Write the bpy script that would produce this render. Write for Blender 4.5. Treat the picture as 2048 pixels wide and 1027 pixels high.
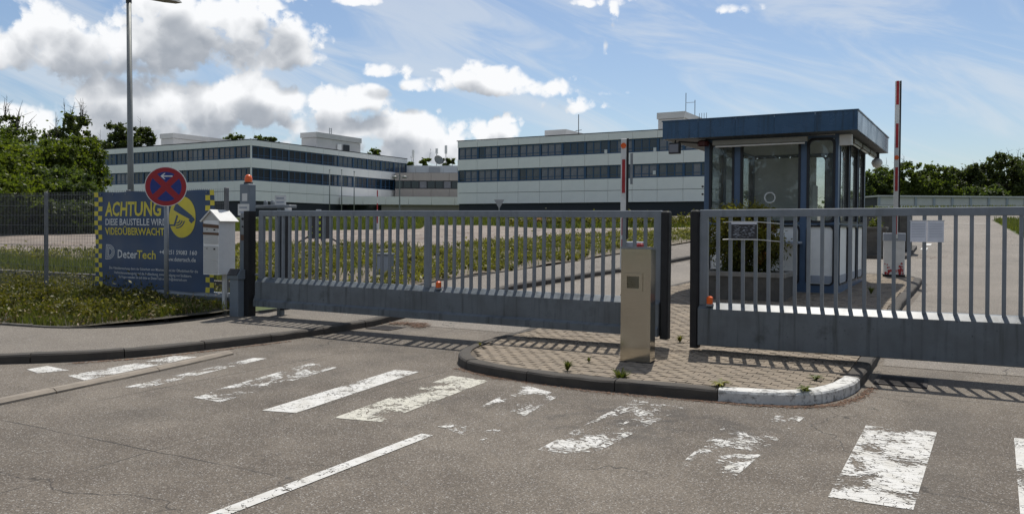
import bpy, bmesh, math, random
import numpy as np
from mathutils import Vector, Matrix, noise as mnoise

random.seed(7); rng = np.random.default_rng(7)
scene = bpy.context.scene
for o in list(bpy.data.objects): bpy.data.objects.remove(o)
COL = scene.collection

# ------------------------------------------------------------------ camera
F, H, PIT, ROLL, CX, CY = 1640.0, 1.6, math.radians(-0.95), math.radians(0.4), 1024.0, 484.0
fw = Vector((0, math.cos(PIT), math.sin(PIT))); r0 = Vector((1, 0, 0)); u0 = r0.cross(fw)
RR = r0*math.cos(ROLL) + u0*math.sin(ROLL); UU = u0*math.cos(ROLL) - r0*math.sin(ROLL)
EYE = Vector((0, 0, H))
cam = bpy.data.cameras.new('camera'); cam_o = bpy.data.objects.new('camera', cam); COL.objects.link(cam_o)
m = Matrix((RR, UU, -fw)).transposed().to_4x4(); m.translation = EYE
cam_o.matrix_world = m
cam.sensor_width = 36; cam.lens = 36*F/2048; cam.shift_y = -(513.5-CY)/2048
cam.clip_start = 0.1; cam.clip_end = 5000
scene.camera = cam_o

# ------------------------------------------------------------------ sun, sky, exposure
SUN_EL, SUN_AZ = math.radians(62), math.radians(13)     # azimuth: to the right of +Y
sd = Vector((math.cos(SUN_EL)*math.sin(SUN_AZ), math.cos(SUN_EL)*math.cos(SUN_AZ), math.sin(SUN_EL)))
sun = bpy.data.lights.new('sun', 'SUN'); sun.energy = 4.2; sun.angle = math.radians(0.5); sun.color = (1, .955, .88)
sun_o = bpy.data.objects.new('sun', sun); COL.objects.link(sun_o)
sun_o.rotation_euler = sd.to_track_quat('Z', 'Y').to_euler(); sun_o.location = sd*60
scene.view_settings.view_transform = 'Standard'; scene.view_settings.look = 'None'
scene.view_settings.exposure = 0.12; scene.view_settings.gamma = 1.0
scene.view_settings.use_curve_mapping = False
scene.render.engine = 'CYCLES'
scene.cycles.max_bounces = 8; scene.cycles.transparent_max_bounces = 24

world = bpy.data.worlds.new('World'); scene.world = world; world.use_nodes = True
SKY_STRENGTH = 0.112

def mnode(nt, op, a, b=None, c=None, clamp=False):
    n = nt.nodes.new('ShaderNodeMath'); n.operation = op; n.use_clamp = clamp
    for i, x in enumerate((a, b, c)):
        if x is None: continue
        if isinstance(x, (int, float)): n.inputs[i].default_value = x
        else: nt.links.new(x, n.inputs[i])
    return n.outputs[0]
def vnode(nt, op, a, b=None, scale=None):
    n = nt.nodes.new('ShaderNodeVectorMath'); n.operation = op
    for i, x in enumerate((a, b)):
        if x is None: continue
        if isinstance(x, (tuple, list)): n.inputs[i].default_value = x
        else: nt.links.new(x, n.inputs[i])
    if scale is not None: n.inputs['Scale'].default_value = scale
    return n.outputs[1] if op in ('LENGTH', 'DOT_PRODUCT', 'DISTANCE') else n.outputs[0]
def smooth(nt, x, a, b, lo=0.0, hi=1.0):
    n = nt.nodes.new('ShaderNodeMapRange'); n.interpolation_type = 'SMOOTHSTEP'
    nt.links.new(x, n.inputs[0])
    for i, v in zip((1, 2, 3, 4), (a, b, lo, hi)): n.inputs[i].default_value = v
    return n.outputs[0]
def noise_n(nt, vec, scale, detail=4, rough=.55, typ=None, dist=0.0):
    n = nt.nodes.new('ShaderNodeTexNoise'); n.inputs['Scale'].default_value = scale
    n.inputs['Detail'].default_value = detail; n.inputs['Roughness'].default_value = rough
    n.inputs['Distortion'].default_value = dist
    if vec is not None: nt.links.new(vec, n.inputs['Vector'])
    return n.outputs[0]
def mixc(nt, fac, a, b, blend='MIX'):
    n = nt.nodes.new('ShaderNodeMix'); n.data_type = 'RGBA'; n.blend_type = blend
    for s, x in ((0, fac), (6, a), (7, b)):
        if isinstance(x, (int, float)): n.inputs[s].default_value = x
        elif isinstance(x, (tuple, list)): n.inputs[s].default_value = (*x[:3], 1)
        else: nt.links.new(x, n.inputs[s])
    return n.outputs[2]

def pix_dir(px, py):            # photo pixel -> azimuth, elevation in degrees
    d = (fw + RR*(px-CX)/F - UU*(py-CY)/F).normalized()
    return math.degrees(math.atan2(d.x, d.y)), math.degrees(math.asin(d.z))

def build_world():
    nt = world.node_tree; nt.nodes.clear()
    # cloud density as a function of (azimuth, elevation)
    g = bpy.data.node_groups.new('cloud_field', 'ShaderNodeTree')
    g.interface.new_socket('Vector', in_out='INPUT', socket_type='NodeSocketVector')
    g.interface.new_socket('Density', in_out='OUTPUT', socket_type='NodeSocketFloat')
    g.interface.new_socket('Soft', in_out='OUTPUT', socket_type='NodeSocketFloat')
    gi = g.nodes.new('NodeGroupInput'); go = g.nodes.new('NodeGroupOutput')
    P = gi.outputs[0]
    blobs = [(1222, 30, 14, 60, .42), (1212, 85, 7, 45, .35), (90, 95, 165, 68, 1), (215, 120, 120, 55, .9), (330, 95, 120, 95, 1), (470, 75, 150, 85, 1), (570, 95, 95, 62, 1), (400, 30, 160, 60, .8),
             (330, 215, 185, 68, 1), (470, 215, 125, 72, 1), (240, 250, 110, 60, .9), (420, 280, 220, 45, .8), (40, 262, 78, 48, 1), (150, 300, 120, 40, .7),
             (700, 205, 118, 34, .85), (560, 205, 60, 40, .7), (860, 172, 75, 24, .7), (960, 165, 110, 36, .9), (1090, 178, 80, 28, .85),
             (650, 262, 80, 42, .9), (800, 262, 110, 58, 1), (860, 300, 130, 40, .9), (985, 268, 72, 42, .9), (720, 310, 160, 40, .9), (1020, 300, 60, 30, .6),
             (1140, 212, 85, 20, .55), (1215, 187, 34, 11, .6), (720, 4, 50, 12, .6), (1190, 6, 60, 12, .45), (1480, 18, 40, 14, .4), (790, 145, 50, 14, .35)]
    acc = None
    for px, py, rx, ry, amp in blobs:
        a, e = pix_dir(px, py)
        rx, ry = rx/F*57.3*1.15, ry/F*57.3*1.15
        d = vnode(g, 'SUBTRACT', P, (a, e, 0)); d = vnode(g, 'MULTIPLY', d, (1/rx, 1/ry, 0))
        d = vnode(g, 'MAXIMUM', d, vnode(g, 'MULTIPLY', d, (-1, -1.45, 0)))
        l = vnode(g, 'DOT_PRODUCT', d, d)
        b = mnode(g, 'MULTIPLY', mnode(g, 'SUBTRACT', 1.0, l), amp)
        acc = b if acc is None else mnode(g, 'SMOOTH_MAX', acc, b, .25)
    # beyond the frame the same broken cumulus goes on
    sep = g.nodes.new('ShaderNodeSeparateXYZ'); g.links.new(P, sep.inputs[0])
    gen0 = noise_n(g, vnode(g, 'MULTIPLY', P, (1, 1.7, 1)), .055, 2, .5)
    gen = mnode(g, 'MULTIPLY_ADD', gen0, 5.0, -2.75)
    out1 = smooth(g, sep.outputs[0], -34, -44); out2 = smooth(g, sep.outputs[0], 36, 60); out3 = smooth(g, sep.outputs[1], 17, 26)
    om = mnode(g, 'MAXIMUM', mnode(g, 'MAXIMUM', out1, out2), out3)
    gen = mnode(g, 'ADD', gen, mnode(g, 'MULTIPLY', mnode(g, 'SUBTRACT', 1.0, om), -4.0))
    acc = mnode(g, 'MAXIMUM', mnode(g, 'MAXIMUM', acc, -1.5), gen)
    n1 = noise_n(g, P, .28, 7, .6); n1.node.noise_dimensions = '2D'; gen0.node.noise_dimensions = '2D'
    vo = g.nodes.new('ShaderNodeTexVoronoi'); vo.voronoi_dimensions = '2D'; vo.inputs['Scale'].default_value = .5
    vo.inputs['Detail'].default_value = 2
    wob = mnode(g, 'MULTIPLY', mnode(g, 'SUBTRACT', n1, .5), 2.4)
    wv = g.nodes.new('ShaderNodeCombineXYZ'); g.links.new(wob, wv.inputs[0]); g.links.new(wob, wv.inputs[1])
    g.links.new(vnode(g, 'ADD', P, wv.outputs[0]), vo.inputs['Vector'])
    puff = mnode(g, 'SUBTRACT', .5, vo.outputs['Distance'])
    nn = mnode(g, 'ADD', mnode(g, 'MULTIPLY', mnode(g, 'SUBTRACT', n1, .5), 2.1), mnode(g, 'MULTIPLY', puff, .75))
    dens = mnode(g, 'ADD', acc, nn)
    g.links.new(dens, go.inputs[0])
    nl = noise_n(g, P, .3, 1.5, .5); nl.node.noise_dimensions = '2D'
    g.links.new(mnode(g, 'ADD', acc, mnode(g, 'ADD', mnode(g, 'MULTIPLY', mnode(g, 'SUBTRACT', nl, .5), 1.9), mnode(g, 'MULTIPLY', puff, .35))), go.inputs[1])

    tc = nt.nodes.new('ShaderNodeTexCoord'); D = tc.outputs['Generated']
    nrm = vnode(nt, 'NORMALIZE', D)
    s = nt.nodes.new('ShaderNodeSeparateXYZ'); nt.links.new(nrm, s.inputs[0])
    az = mnode(nt, 'MULTIPLY', mnode(nt, 'ARCTAN2', s.outputs[0], s.outputs[1]), 57.2958)
    el = mnode(nt, 'MULTIPLY', mnode(nt, 'ARCSINE', s.outputs[2]), 57.2958)
    cb = nt.nodes.new('ShaderNodeCombineXYZ'); nt.links.new(az, cb.inputs[0]); nt.links.new(el, cb.inputs[1])
    AE = cb.outputs[0]
    def field(vec):
        gn = nt.nodes.new('ShaderNodeGroup'); gn.node_tree = g; nt.links.new(vec, gn.inputs[0]); return gn.outputs
    f0 = field(AE); f1 = field(vnode(nt, 'ADD', AE, (.35, 1.5, 0)))
    alpha = smooth(nt, f0[0], -.02, .46)
    dark = mnode(nt, 'ADD', mnode(nt, 'MULTIPLY', smooth(nt, f1[1], -.05, 1.05), .88), .02, clamp=True)
    det = mnode(nt, 'SUBTRACT', f1[0], f0[0])
    dark = mnode(nt, 'ADD', dark, mnode(nt, 'MULTIPLY', det, .12), clamp=True)
    cloud = mixc(nt, dark, (7.9, 8.0, 8.15), (2.9, 3.2, 3.65))
    sky = nt.nodes.new('ShaderNodeTexSky'); sky.sky_type = 'NISHITA'; sky.sun_disc = False
    sky.sun_elevation = SUN_EL; sky.sun_rotation = SUN_AZ
    sky.air_density = 1.0; sky.dust_density = 1.2; sky.ozone_density = 1.4; sky.altitude = 300
    # thin high cirrus veil, drawn out in slanting streaks
    cc_ = nt.nodes.new('ShaderNodeCombineXYZ'); nt.links.new(az, cc_.inputs[1]); azel = cc_.outputs[0]
    cir = noise_n(nt, vnode(nt, 'MULTIPLY', vnode(nt, 'ADD', AE, vnode(nt, 'MULTIPLY', azel, (0, .35, 0))), (.5, 2.4, 1)), .10, 5, .62, dist=.8); cir.node.noise_dimensions = '2D'
    cirf = mnode(nt, 'MULTIPLY', smooth(nt, cir, .38, .68), .5)
    base = mixc(nt, cirf, vnode(nt, 'MULTIPLY', sky.outputs[0], (.80, .84, .88)), (6.0, 6.3, 6.6))
    col = mixc(nt, alpha, base, cloud)
    bg = nt.nodes.new('ShaderNodeBackground'); bg.inputs[1].default_value = SKY_STRENGTH
    nt.links.new(col, bg.inputs[0])
    out = nt.nodes.new('ShaderNodeOutputWorld'); nt.links.new(bg.outputs[0], out.inputs[0])
def noise_vec(nt, vec, scale):
    n = nt.nodes.new('ShaderNodeTexNoise'); n.inputs['Scale'].default_value = scale; n.inputs['Detail'].default_value = 4
    nt.links.new(vec, n.inputs['Vector']); return vnode(nt, 'SUBTRACT', n.outputs[1], (.5, .5, .5))
build_world()
world.cycles.sampling_method = 'MANUAL'; world.cycles.sample_map_resolution = 256

# ------------------------------------------------------------------ site frame: u along the gates, v into the site
TH = math.radians(28.5)
CU = Vector((math.cos(TH), -math.sin(TH), 0)); CV = Vector((math.sin(TH), math.cos(TH), 0))
TV = [(-1e4, 0), (10.6, 0), (15, .33), (21, .45), (30, .75), (60, 1.9), (89, 3.1), (110, 3.6), (140, 3.7), (3000, 3.9)]
_tx = [a for a, b in TV]; _ty = [b for a, b in TV]
def zt(v): return float(np.interp(v, _tx, _ty))
def W(u, v, z=0.0): return CU*u + CV*v + Vector((0, 0, z))
def ray(px, py): return fw + RR*(px-CX)/F - UU*(py-CY)/F
def uvz(p): return (p.dot(CU), p.dot(CV), p.z)
def gp(px, py, off=0.0):        # pixel -> point on the ground it touches (u, v, z)
    d = ray(px, py); t = 2.0
    while t < 900:
        p = EYE + d*t
        if p.z < zt(p.dot(CV)) + off: return uvz(p)
        t += .02*(1+t*.05)
def pv(px, py, v):              # pixel -> point on the wall plane v = const
    d = ray(px, py); t = v/d.dot(CV); return uvz(EYE + d*t)
def at_depth(px, py, dist):
    d = ray(px, py); return EYE + d*dist

# ------------------------------------------------------------------ materials
MATS = {}
def mat(name, col, rough=.6, metal=0.0, var=.12, vscale=6.0, bump=0.0, bscale=60.0, spec=.5, dirt=0.0, dirtcol=(.04, .035, .03), dscale=3.0, trans=0.0, streak=0.0, dlo=.52, dhi=.78, speck=0.0):
    if name in MATS: return MATS[name]
    M = bpy.data.materials.new(name); M.use_nodes = True; nt = M.node_tree
    b = nt.nodes['Principled BSDF']; b.inputs['Roughness'].default_value = rough; b.inputs['Metallic'].default_value = metal
    b.inputs['Specular IOR Level'].default_value = spec
    tc = nt.nodes.new('ShaderNodeTexCoord'); O = tc.outputs['Object']
    n = noise_n(nt, O, vscale, 5, .6)
    f = smooth(nt, n, .3, .7, 1-var, 1+var)
    c = vnode(nt, 'SCALE', col); nt.links.new(f, c.node.inputs['Scale'])
    if dirt:
        dn = noise_n(nt, O, dscale, 7, .68)
        c = mixc(nt, smooth(nt, dn, dlo, dhi, 0, dirt), c, dirtcol)
    if speck:
        sn = noise_n(nt, O, 26, 4, .7); sm = noise_n(nt, O, 1.1, 3, .6)
        c = mixc(nt, mnode(nt, 'MULTIPLY', smooth(nt, sn, .60, .68, 0, speck), smooth(nt, sm, .45, .6)), c, (.018, .018, .017))
    if streak:
        st = noise_n(nt, vnode(nt, 'MULTIPLY', O, (9, 9, .55)), 1.3, 5, .6)
        c = mixc(nt, smooth(nt, st, .48, .75, 0, streak), c, dirtcol)
    nt.links.new(c, b.inputs['Base Color'])
    if rough > .15:
        nt.links.new(smooth(nt, n, .3, .7, max(0, rough-.08), min(1, rough+.08)), b.inputs['Roughness'])
    if bump:
        bn = nt.nodes.new('ShaderNodeBump'); bn.inputs['Strength'].default_value = bump; bn.inputs['Distance'].default_value = .02
        nt.links.new(noise_n(nt, O, bscale, 4, .6), bn.inputs['Height']); nt.links.new(bn.outputs[0], b.inputs['Normal'])
    MATS[name] = M; return M

def asphalt(name, c1, c2, patch=.5, crack=True, lanes=False):
    M = bpy.data.materials.new(name); M.use_nodes = True; nt = M.node_tree; b = nt.nodes['Principled BSDF']
    tc = nt.nodes.new('ShaderNodeTexCoord'); O = tc.outputs['Object']
    big = noise_n(nt, O, .28, 5, .62); mid = noise_n(nt, O, 2.2, 5, .65)
    base = mixc(nt, smooth(nt, mnode(nt, 'ADD', mnode(nt, 'MULTIPLY', big, .72), mnode(nt, 'MULTIPLY', mid, .28)), .38, .62), c1, c2)
    vo = nt.nodes.new('ShaderNodeTexVoronoi'); vo.inputs['Scale'].default_value = 130; nt.links.new(O, vo.inputs['Vector'])
    sx = nt.nodes.new('ShaderNodeSeparateColor'); nt.links.new(vo.outputs['Color'], sx.inputs[0])
    base = mixc(nt, 1.0, base, mixc(nt, sx.outputs[0], (.62, .62, .63), (1.38, 1.36, 1.33)), 'MULTIPLY')
    light = smooth(nt, sx.outputs[1], .90, .95)
    base = mixc(nt, mnode(nt, 'MULTIPLY', light, .55), base, (.42, .40, .37))
    fine = noise_n(nt, O, 240, 2, .6)
    base = mixc(nt, 1.0, base, mixc(nt, smooth(nt, fine, .3, .7), (.72, .72, .72), (1.28, 1.28, 1.28)), 'MULTIPLY')
    dk = smooth(nt, noise_n(nt, O, .9, 6, .7, dist=.6), .56, .72, 0, .38)
    base = mixc(nt, dk, base, (.035, .034, .034))
    if lanes:
        UVc = nt.nodes.new('ShaderNodeCombineXYZ')
        uu = vnode(nt, 'DOT_PRODUCT', O, (math.cos(math.radians(28.5)), -math.sin(math.radians(28.5)), 0)); vv_ = vnode(nt, 'DOT_PRODUCT', O, (math.sin(math.radians(28.5)), math.cos(math.radians(28.5)), 0))
        wob = mnode(nt, 'MULTIPLY', mnode(nt, 'SUBTRACT', noise_n(nt, O, 1.1, 4, .6), .5), .35)
        def band(x, c, w): return smooth(nt, mnode(nt, 'ABSOLUTE', mnode(nt, 'SUBTRACT', mnode(nt, 'ADD', x, wob), c)), w, w*.25)
        tyre = None
        for c in (-7.6, -6.1, -.1, 1.5):
            b_ = band(uu, c, .38); tyre = b_ if tyre is None else mnode(nt, 'MAXIMUM', tyre, b_)
        base = mixc(nt, mnode(nt, 'MULTIPLY', tyre, mnode(nt, 'MULTIPLY', smooth(nt, noise_n(nt, O, .7, 4, .6), .35, .65), .34)), base, (.060, .055, .050))
        # oily stain where cars wait beside the island, old repair seams
        blot = mnode(nt, 'MULTIPLY', band(uu, -2.2, 1.5), band(vv_, 6.5, .9))
        base = mixc(nt, mnode(nt, 'MULTIPLY', mnode(nt, 'MULTIPLY', blot, smooth(nt, noise_n(nt, O, 2.4, 6, .68), .44, .62)), .62), base, (.045, .042, .040))
        sw = mnode(nt, 'MULTIPLY', mnode(nt, 'SUBTRACT', noise_n(nt, O, 2.5, 4, .6), .5), .07)
        def seam(x, c, w=.010): return smooth(nt, mnode(nt, 'ABSOLUTE', mnode(nt, 'SUBTRACT', mnode(nt, 'ADD', x, sw), c)), w, w*.4)
        sm_ = mnode(nt, 'MULTIPLY', seam(vv_, 8.84), smooth(nt, uu, -.75, -.7))
        sm_ = mnode(nt, 'MAXIMUM', sm_, mnode(nt, 'MULTIPLY', seam(uu, -6.9), smooth(nt, vv_, 4.6, 4.9)))
        sm_ = mnode(nt, 'MAXIMUM', sm_, mnode(nt, 'MULTIPLY', seam(uu, -5.0), mnode(nt, 'MULTIPLY', smooth(nt, vv_, 7.7, 7.5), smooth(nt, noise_n(nt, O, .8, 3, .5), .42, .55))))
        sm_ = mnode(nt, 'MAXIMUM', sm_, mnode(nt, 'MULTIPLY', mnode(nt, 'MULTIPLY', seam(vv_, 3.9, .012), smooth(nt, noise_n(nt, O, .6, 3, .5), .42, .56)), smooth(nt, uu, -2.5, -3.2)))
        base = mixc(nt, mnode(nt, 'MULTIPLY', sm_, .75), base, (.022, .020, .018))
    if crack:
        vc = nt.nodes.new('ShaderNodeTexVoronoi'); vc.feature = 'DISTANCE_TO_EDGE'; vc.inputs['Scale'].default_value = .32
        wv = vnode(nt, 'SCALE', noise_vec(nt, O, 1.6), scale=.9)
        nt.links.new(vnode(nt, 'ADD', O, wv), vc.inputs['Vector'])
        ck = smooth(nt, vc.outputs['Distance'], .004, .0, 0, 1)
        gate = smooth(nt, noise_n(nt, O, .5, 3, .5), .48, .62)
        ck = mnode(nt, 'MULTIPLY', ck, gate)
        base = mixc(nt, mnode(nt, 'MULTIPLY', ck, .8), base, (.018, .017, .016))
    nt.links.new(base, b.inputs['Base Color']); b.inputs['Roughness'].default_value = .88; b.inputs['Specular IOR Level'].default_value = .35
    bn = nt.nodes.new('ShaderNodeBump'); bn.inputs['Strength'].default_value = .5; bn.inputs['Distance'].default_value = .008
    nt.links.new(mnode(nt, 'ADD', vo.outputs['Distance'], mnode(nt, 'MULTIPLY', fine, .8)), bn.inputs['Height']); nt.links.new(bn.outputs[0], b.inputs['Normal'])
    MATS[name] = M; return M

def leaf_mat(name, c1, c2, trans=.35, rough=.55):
    M = bpy.data.materials.new(name); M.use_nodes = True; nt = M.node_tree; b = nt.nodes['Principled BSDF']
    at = nt.nodes.new('ShaderNodeAttribute'); at.attribute_name = 'tint'
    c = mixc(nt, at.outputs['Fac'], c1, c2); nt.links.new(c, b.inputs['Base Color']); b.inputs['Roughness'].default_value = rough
    b.inputs['Specular IOR Level'].default_value = .3
    tr = nt.nodes.new('ShaderNodeBsdfTranslucent'); nt.links.new(mixc(nt, 1.0, c, (1.25, 1.35, .5), 'MULTIPLY'), tr.inputs[0])
    mx = nt.nodes.new('ShaderNodeMixShader'); mx.inputs[0].default_value = trans
    nt.links.new(b.outputs[0], mx.inputs[1]); nt.links.new(tr.outputs[0], mx.inputs[2])
    nt.links.new(mx.outputs[0], nt.nodes['Material Output'].inputs[0])
    MATS[name] = M; return M

def glass_mat(name, tint, refl=1.0, rough=.01, dust=0.0):
    M = bpy.data.materials.new(name); M.use_nodes = True; nt = M.node_tree; nt.nodes.remove(nt.nodes['Principled BSDF'])
    t = nt.nodes.new('ShaderNodeBsdfTransparent'); t.inputs[0].default_value = (*tint, 1)
    gl = nt.nodes.new('ShaderNodeBsdfGlossy'); gl.inputs['Roughness'].default_value = rough; gl.inputs[0].default_value = (.9, .95, 1, 1)
    fr = nt.nodes.new('ShaderNodeFresnel'); fr.inputs[0].default_value = 1.5
    f = mnode(nt, 'MULTIPLY', fr.outputs[0], refl, clamp=True)
    mx = nt.nodes.new('ShaderNodeMixShader'); nt.links.new(f, mx.inputs[0]); nt.links.new(t.outputs[0], mx.inputs[1]); nt.links.new(gl.outputs[0], mx.inputs[2])
    last = mx
    if dust:
        df = nt.nodes.new('ShaderNodeBsdfDiffuse'); df.inputs[0].default_value = (.45, .45, .42, 1)
        tc = nt.nodes.new('ShaderNodeTexCoord')
        dn = smooth(nt, noise_n(nt, tc.outputs['Object'], 2.5, 5, .6), .3, .8, dust*.5, dust*1.6)
        m2 = nt.nodes.new('ShaderNodeMixShader'); nt.links.new(dn, m2.inputs[0]); nt.links.new(mx.outputs[0], m2.inputs[1]); nt.links.new(df.outputs[0], m2.inputs[2]); last = m2
    nt.links.new(last.outputs[0], nt.nodes['Material Output'].inputs[0])
    MATS[name] = M; return M

def paint_mat(name, col=(.54, .53, .50)):
    """worn road paint: flakes of paint with bare asphalt between; how worn is the object's colour"""
    M = bpy.data.materials.new(name); M.use_nodes = True; nt = M.node_tree; b = nt.nodes['Principled BSDF']
    tc = nt.nodes.new('ShaderNodeTexCoord'); O = tc.outputs['Object']
    oi = nt.nodes.new('ShaderNodeObjectInfo'); sc = nt.nodes.new('ShaderNodeSeparateColor'); nt.links.new(oi.outputs['Color'], sc.inputs[0])
    off = vnode(nt, 'SCALE', (7.3, 3.1, 5.7)); nt.links.new(mnode(nt, 'MULTIPLY', oi.outputs['Random'], 9.0), off.node.inputs['Scale'])
    P = vnode(nt, 'ADD', O, off)
    big = noise_n(nt, vnode(nt, 'MULTIPLY', P, (1.3, 1.0, 1)), 2.0, 6, .6, dist=.5)
    vo = nt.nodes.new('ShaderNodeTexVoronoi'); vo.feature = 'DISTANCE_TO_EDGE'; vo.inputs['Scale'].default_value = 9
    nt.links.new(vnode(nt, 'MULTIPLY', vnode(nt, 'ADD', P, vnode(nt, 'SCALE', noise_vec(nt, P, 9), scale=.22)), (.8, 1.5, 1)), vo.inputs['Vector'])
    fine = noise_n(nt, vnode(nt, 'MULTIPLY', P, (1, 1.8, 1)), 26, 4, .65)
    v = mnode(nt, 'ADD', mnode(nt, 'ADD', mnode(nt, 'MULTIPLY', big, 1.25), mnode(nt, 'MULTIPLY', fine, .62)), mnode(nt, 'MULTIPLY', smooth(nt, vo.outputs['Distance'], 0, .05), .30))
    v = mnode(nt, 'SUBTRACT', v, .52)
    a = smooth(nt, mnode(nt, 'SUBTRACT', v, sc.outputs[0]), -.02, .03)
    n = noise_n(nt, O, 5, 5, .6)
    spk = noise_n(nt, O, 160, 2, .6)
    c = mixc(nt, smooth(nt, n, .40, .70, 0, .7), col, (.40, .38, .33))
    c = mixc(nt, smooth(nt, spk, .56, .72, 0, .45), c, (.26, .25, .23))
    nt.links.new(c, b.inputs['Base Color']); b.inputs['Roughness'].default_value = .7
    t = nt.nodes.new('ShaderNodeBsdfTransparent'); mx = nt.nodes.new('ShaderNodeMixShader')
    nt.links.new(a, mx.inputs[0]); nt.links.new(t.outputs[0], mx.inputs[1]); nt.links.new(b.outputs[0], mx.inputs[2])
    nt.links.new(mx.outputs[0], nt.nodes['Material Output'].inputs[0])
    MATS[name] = M; return M

asphalt('asphalt', (.100, .084, .067), (.156, .134, .108), lanes=True)
asphalt('asphalt_yard', (.16, .142, .12), (.205, .182, .155), crack=True)
asphalt('asphalt_walk', (.135, .118, .098), (.165, .146, .122), crack=False)
mat('soil', (.06, .052, .035), .95, var=.4, vscale=1.2, bump=.6, bscale=20)
mat('bed_soil', (.13, .105, .072), .95, var=.35, vscale=2, bump=.6, bscale=20)
mat('lawn', (.065, .085, .025), .95, var=.4, vscale=.8, bump=.6, bscale=14)
mat('plaza', (.215, .178, .145), .92, var=.3, vscale=.7, bump=.3, bscale=30, dirt=.8, dirtcol=(.10, .065, .045), dscale=.9, dlo=.44, dhi=.66)
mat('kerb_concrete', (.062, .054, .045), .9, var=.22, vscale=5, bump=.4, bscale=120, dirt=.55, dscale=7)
mat('gutter_concrete', (.24, .205, .165), .9, var=.2, vscale=5, bump=.4, bscale=120, dirt=.5, dscale=5)
mat('kerb_white', (.55, .54, .51), .75, var=.1, vscale=5, bump=.3, bscale=90, dirt=.75, dirtcol=(.09, .085, .075), dscale=13, dlo=.48, dhi=.64)
mat('paver', (.205, .170, .130), .92, var=.22, vscale=9, bump=.35, bscale=160, dirt=.4, dirtcol=(.10, .085, .065), dscale=2.2)
mat('joint_sand', (.105, .085, .062), .97, var=.3, vscale=10)
mat('gate_grey', (.185, .208, .232), .42, var=.1, vscale=4, dirt=.35, dirtcol=(.035, .035, .035), dscale=4, streak=.25)
mat('gate_beam', (.120, .138, .153), .36, var=.2, vscale=2.2, dirt=.75, dirtcol=(.025, .03, .028), dscale=2.2, streak=.7, speck=.8)
mat('post_grey', (.16, .188, .215), .5, var=.06)
mat('rubber', (.012, .012, .013), .75, var=.1)
mat('galv', (.22, .235, .245), .5, metal=.35, var=.12, vscale=8)
mat('fence_grey', (.16, .165, .17), .55, metal=.2, var=.1)
def steel_mat():
    M = bpy.data.materials.new('steel'); M.use_nodes = True; nt = M.node_tree; b = nt.nodes['Principled BSDF']
    b.inputs['Metallic'].default_value = 1.0
    tc = nt.nodes.new('ShaderNodeTexCoord'); O = tc.outputs['Object']
    br = noise_n(nt, vnode(nt, 'MULTIPLY', O, (3, 3, 260)), 1.0, 3, .6); sm = noise_n(nt, O, 2.6, 4, .6)
    c = mixc(nt, smooth(nt, br, .25, .75), (.44, .42, .365), (.55, .525, .46))
    scr = noise_n(nt, vnode(nt, 'MULTIPLY', O, (30, 30, 9)), 1.0, 2, .5)
    c = mixc(nt, smooth(nt, scr, .74, .77, 0, .5), c, (.2, .17, .12))
    nt.links.new(c, b.inputs['Base Color']); nt.links.new(smooth(nt, sm, .3, .7, .12, .18), b.inputs['Roughness'])
    b.inputs['Anisotropic'].default_value = .5
    MATS['steel'] = M
steel_mat()
mat('steel_dark', (.17, .16, .125), .3, metal=1.0, var=.05)
mat('orange_lens', (.75, .12, .015), .3, var=.05)
mat('red_plastic', (.30, .015, .015), .4, var=.05)
mat('maroon', (.07, .012, .014), .5)
mat('black_plastic', (.02, .02, .022), .5, var=.1)
mat('white_plastic', (.62, .62, .60), .5, var=.05)
mat('white_paint', (.62, .62, .60), .55, var=.06, dirt=.25, dirtcol=(.2, .19, .17), dscale=5)
mat('boom_red', (.34, .015, .018), .5, var=.1)
mat('facade_white', (.80, .785, .75), .55, var=.035, vscale=.4)
mat('facade_beige', (.36, .325, .295), .7, var=.05, vscale=.4)
mat('roof_box', (.50, .49, .475), .6, var=.06, vscale=.6)
mat('frame_blue', (.022, .068, .14), .45, var=.06)
mat('core_dark', (.012, .016, .022), .6, var=.1)
mat('pane', (.014, .022, .032), .06, var=.2, vscale=.5, spec=.6)
mat('pane_blind', (.17, .17, .19), .25, var=.1, vscale=1, spec=.5)
mat('pane_dim', (.07, .075, .085), .12, var=.15, vscale=1, spec=.6)
mat('booth_blue', (.062, .108, .185), .42, var=.08, vscale=3, streak=.25, dirtcol=(.03, .05, .08))
mat('fascia_blue', (.030, .078, .150), .24, var=.1, vscale=2, streak=.75, dirtcol=(.012, .02, .03))
mat('booth_white', (.80, .80, .77), .5, var=.04, dirt=.15, dirtcol=(.3, .28, .24))
mat('booth_grey', (.30, .33, .38), .5, var=.06)
mat('gasket', (.010, .011, .014), .5, var=.1)
mat('concrete', (.22, .205, .18), .9, var=.2, vscale=4, bump=.4, bscale=60, dirt=.6, dscale=2.5, streak=.35)
mat('concrete_dark', (.10, .092, .08), .92, var=.25, vscale=4, bump=.4, bscale=60, dirt=.6, streak=.5)
mat('soffit', (.10, .11, .12), .6, var=.1)
mat('inner_wall', (.74, .75, .72), .7, var=.05)
mat('inner_floor', (.10, .10, .10), .7, var=.1)
mat('lamp_metal', (.20, .21, .20), .55, metal=.3, var=.1)
mat('strip_old', (.20, .19, .155), .6, var=.1)
mat('lamp_dark', (.03, .03, .03), .5)
mat('bark', (.055, .045, .035), .9, var=.3, vscale=5, bump=.6, bscale=20)
mat('iron', (.035, .03, .028), .75, metal=.5, var=.3, vscale=8)
mat('iron_pit', (.005, .005, .005), .95)
mat('banner_blue', (.024, .056, .125), .45, var=.08, vscale=2)
mat('banner_yellow', (.62, .52, .045), .5, var=.05)
mat('banner_white', (.62, .63, .62), .5, var=.04)
mat('sign_red', (.30, .010, .018), .42, var=.05)
mat('sign_blue', (.010, .030, .19), .42, var=.05)
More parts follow.
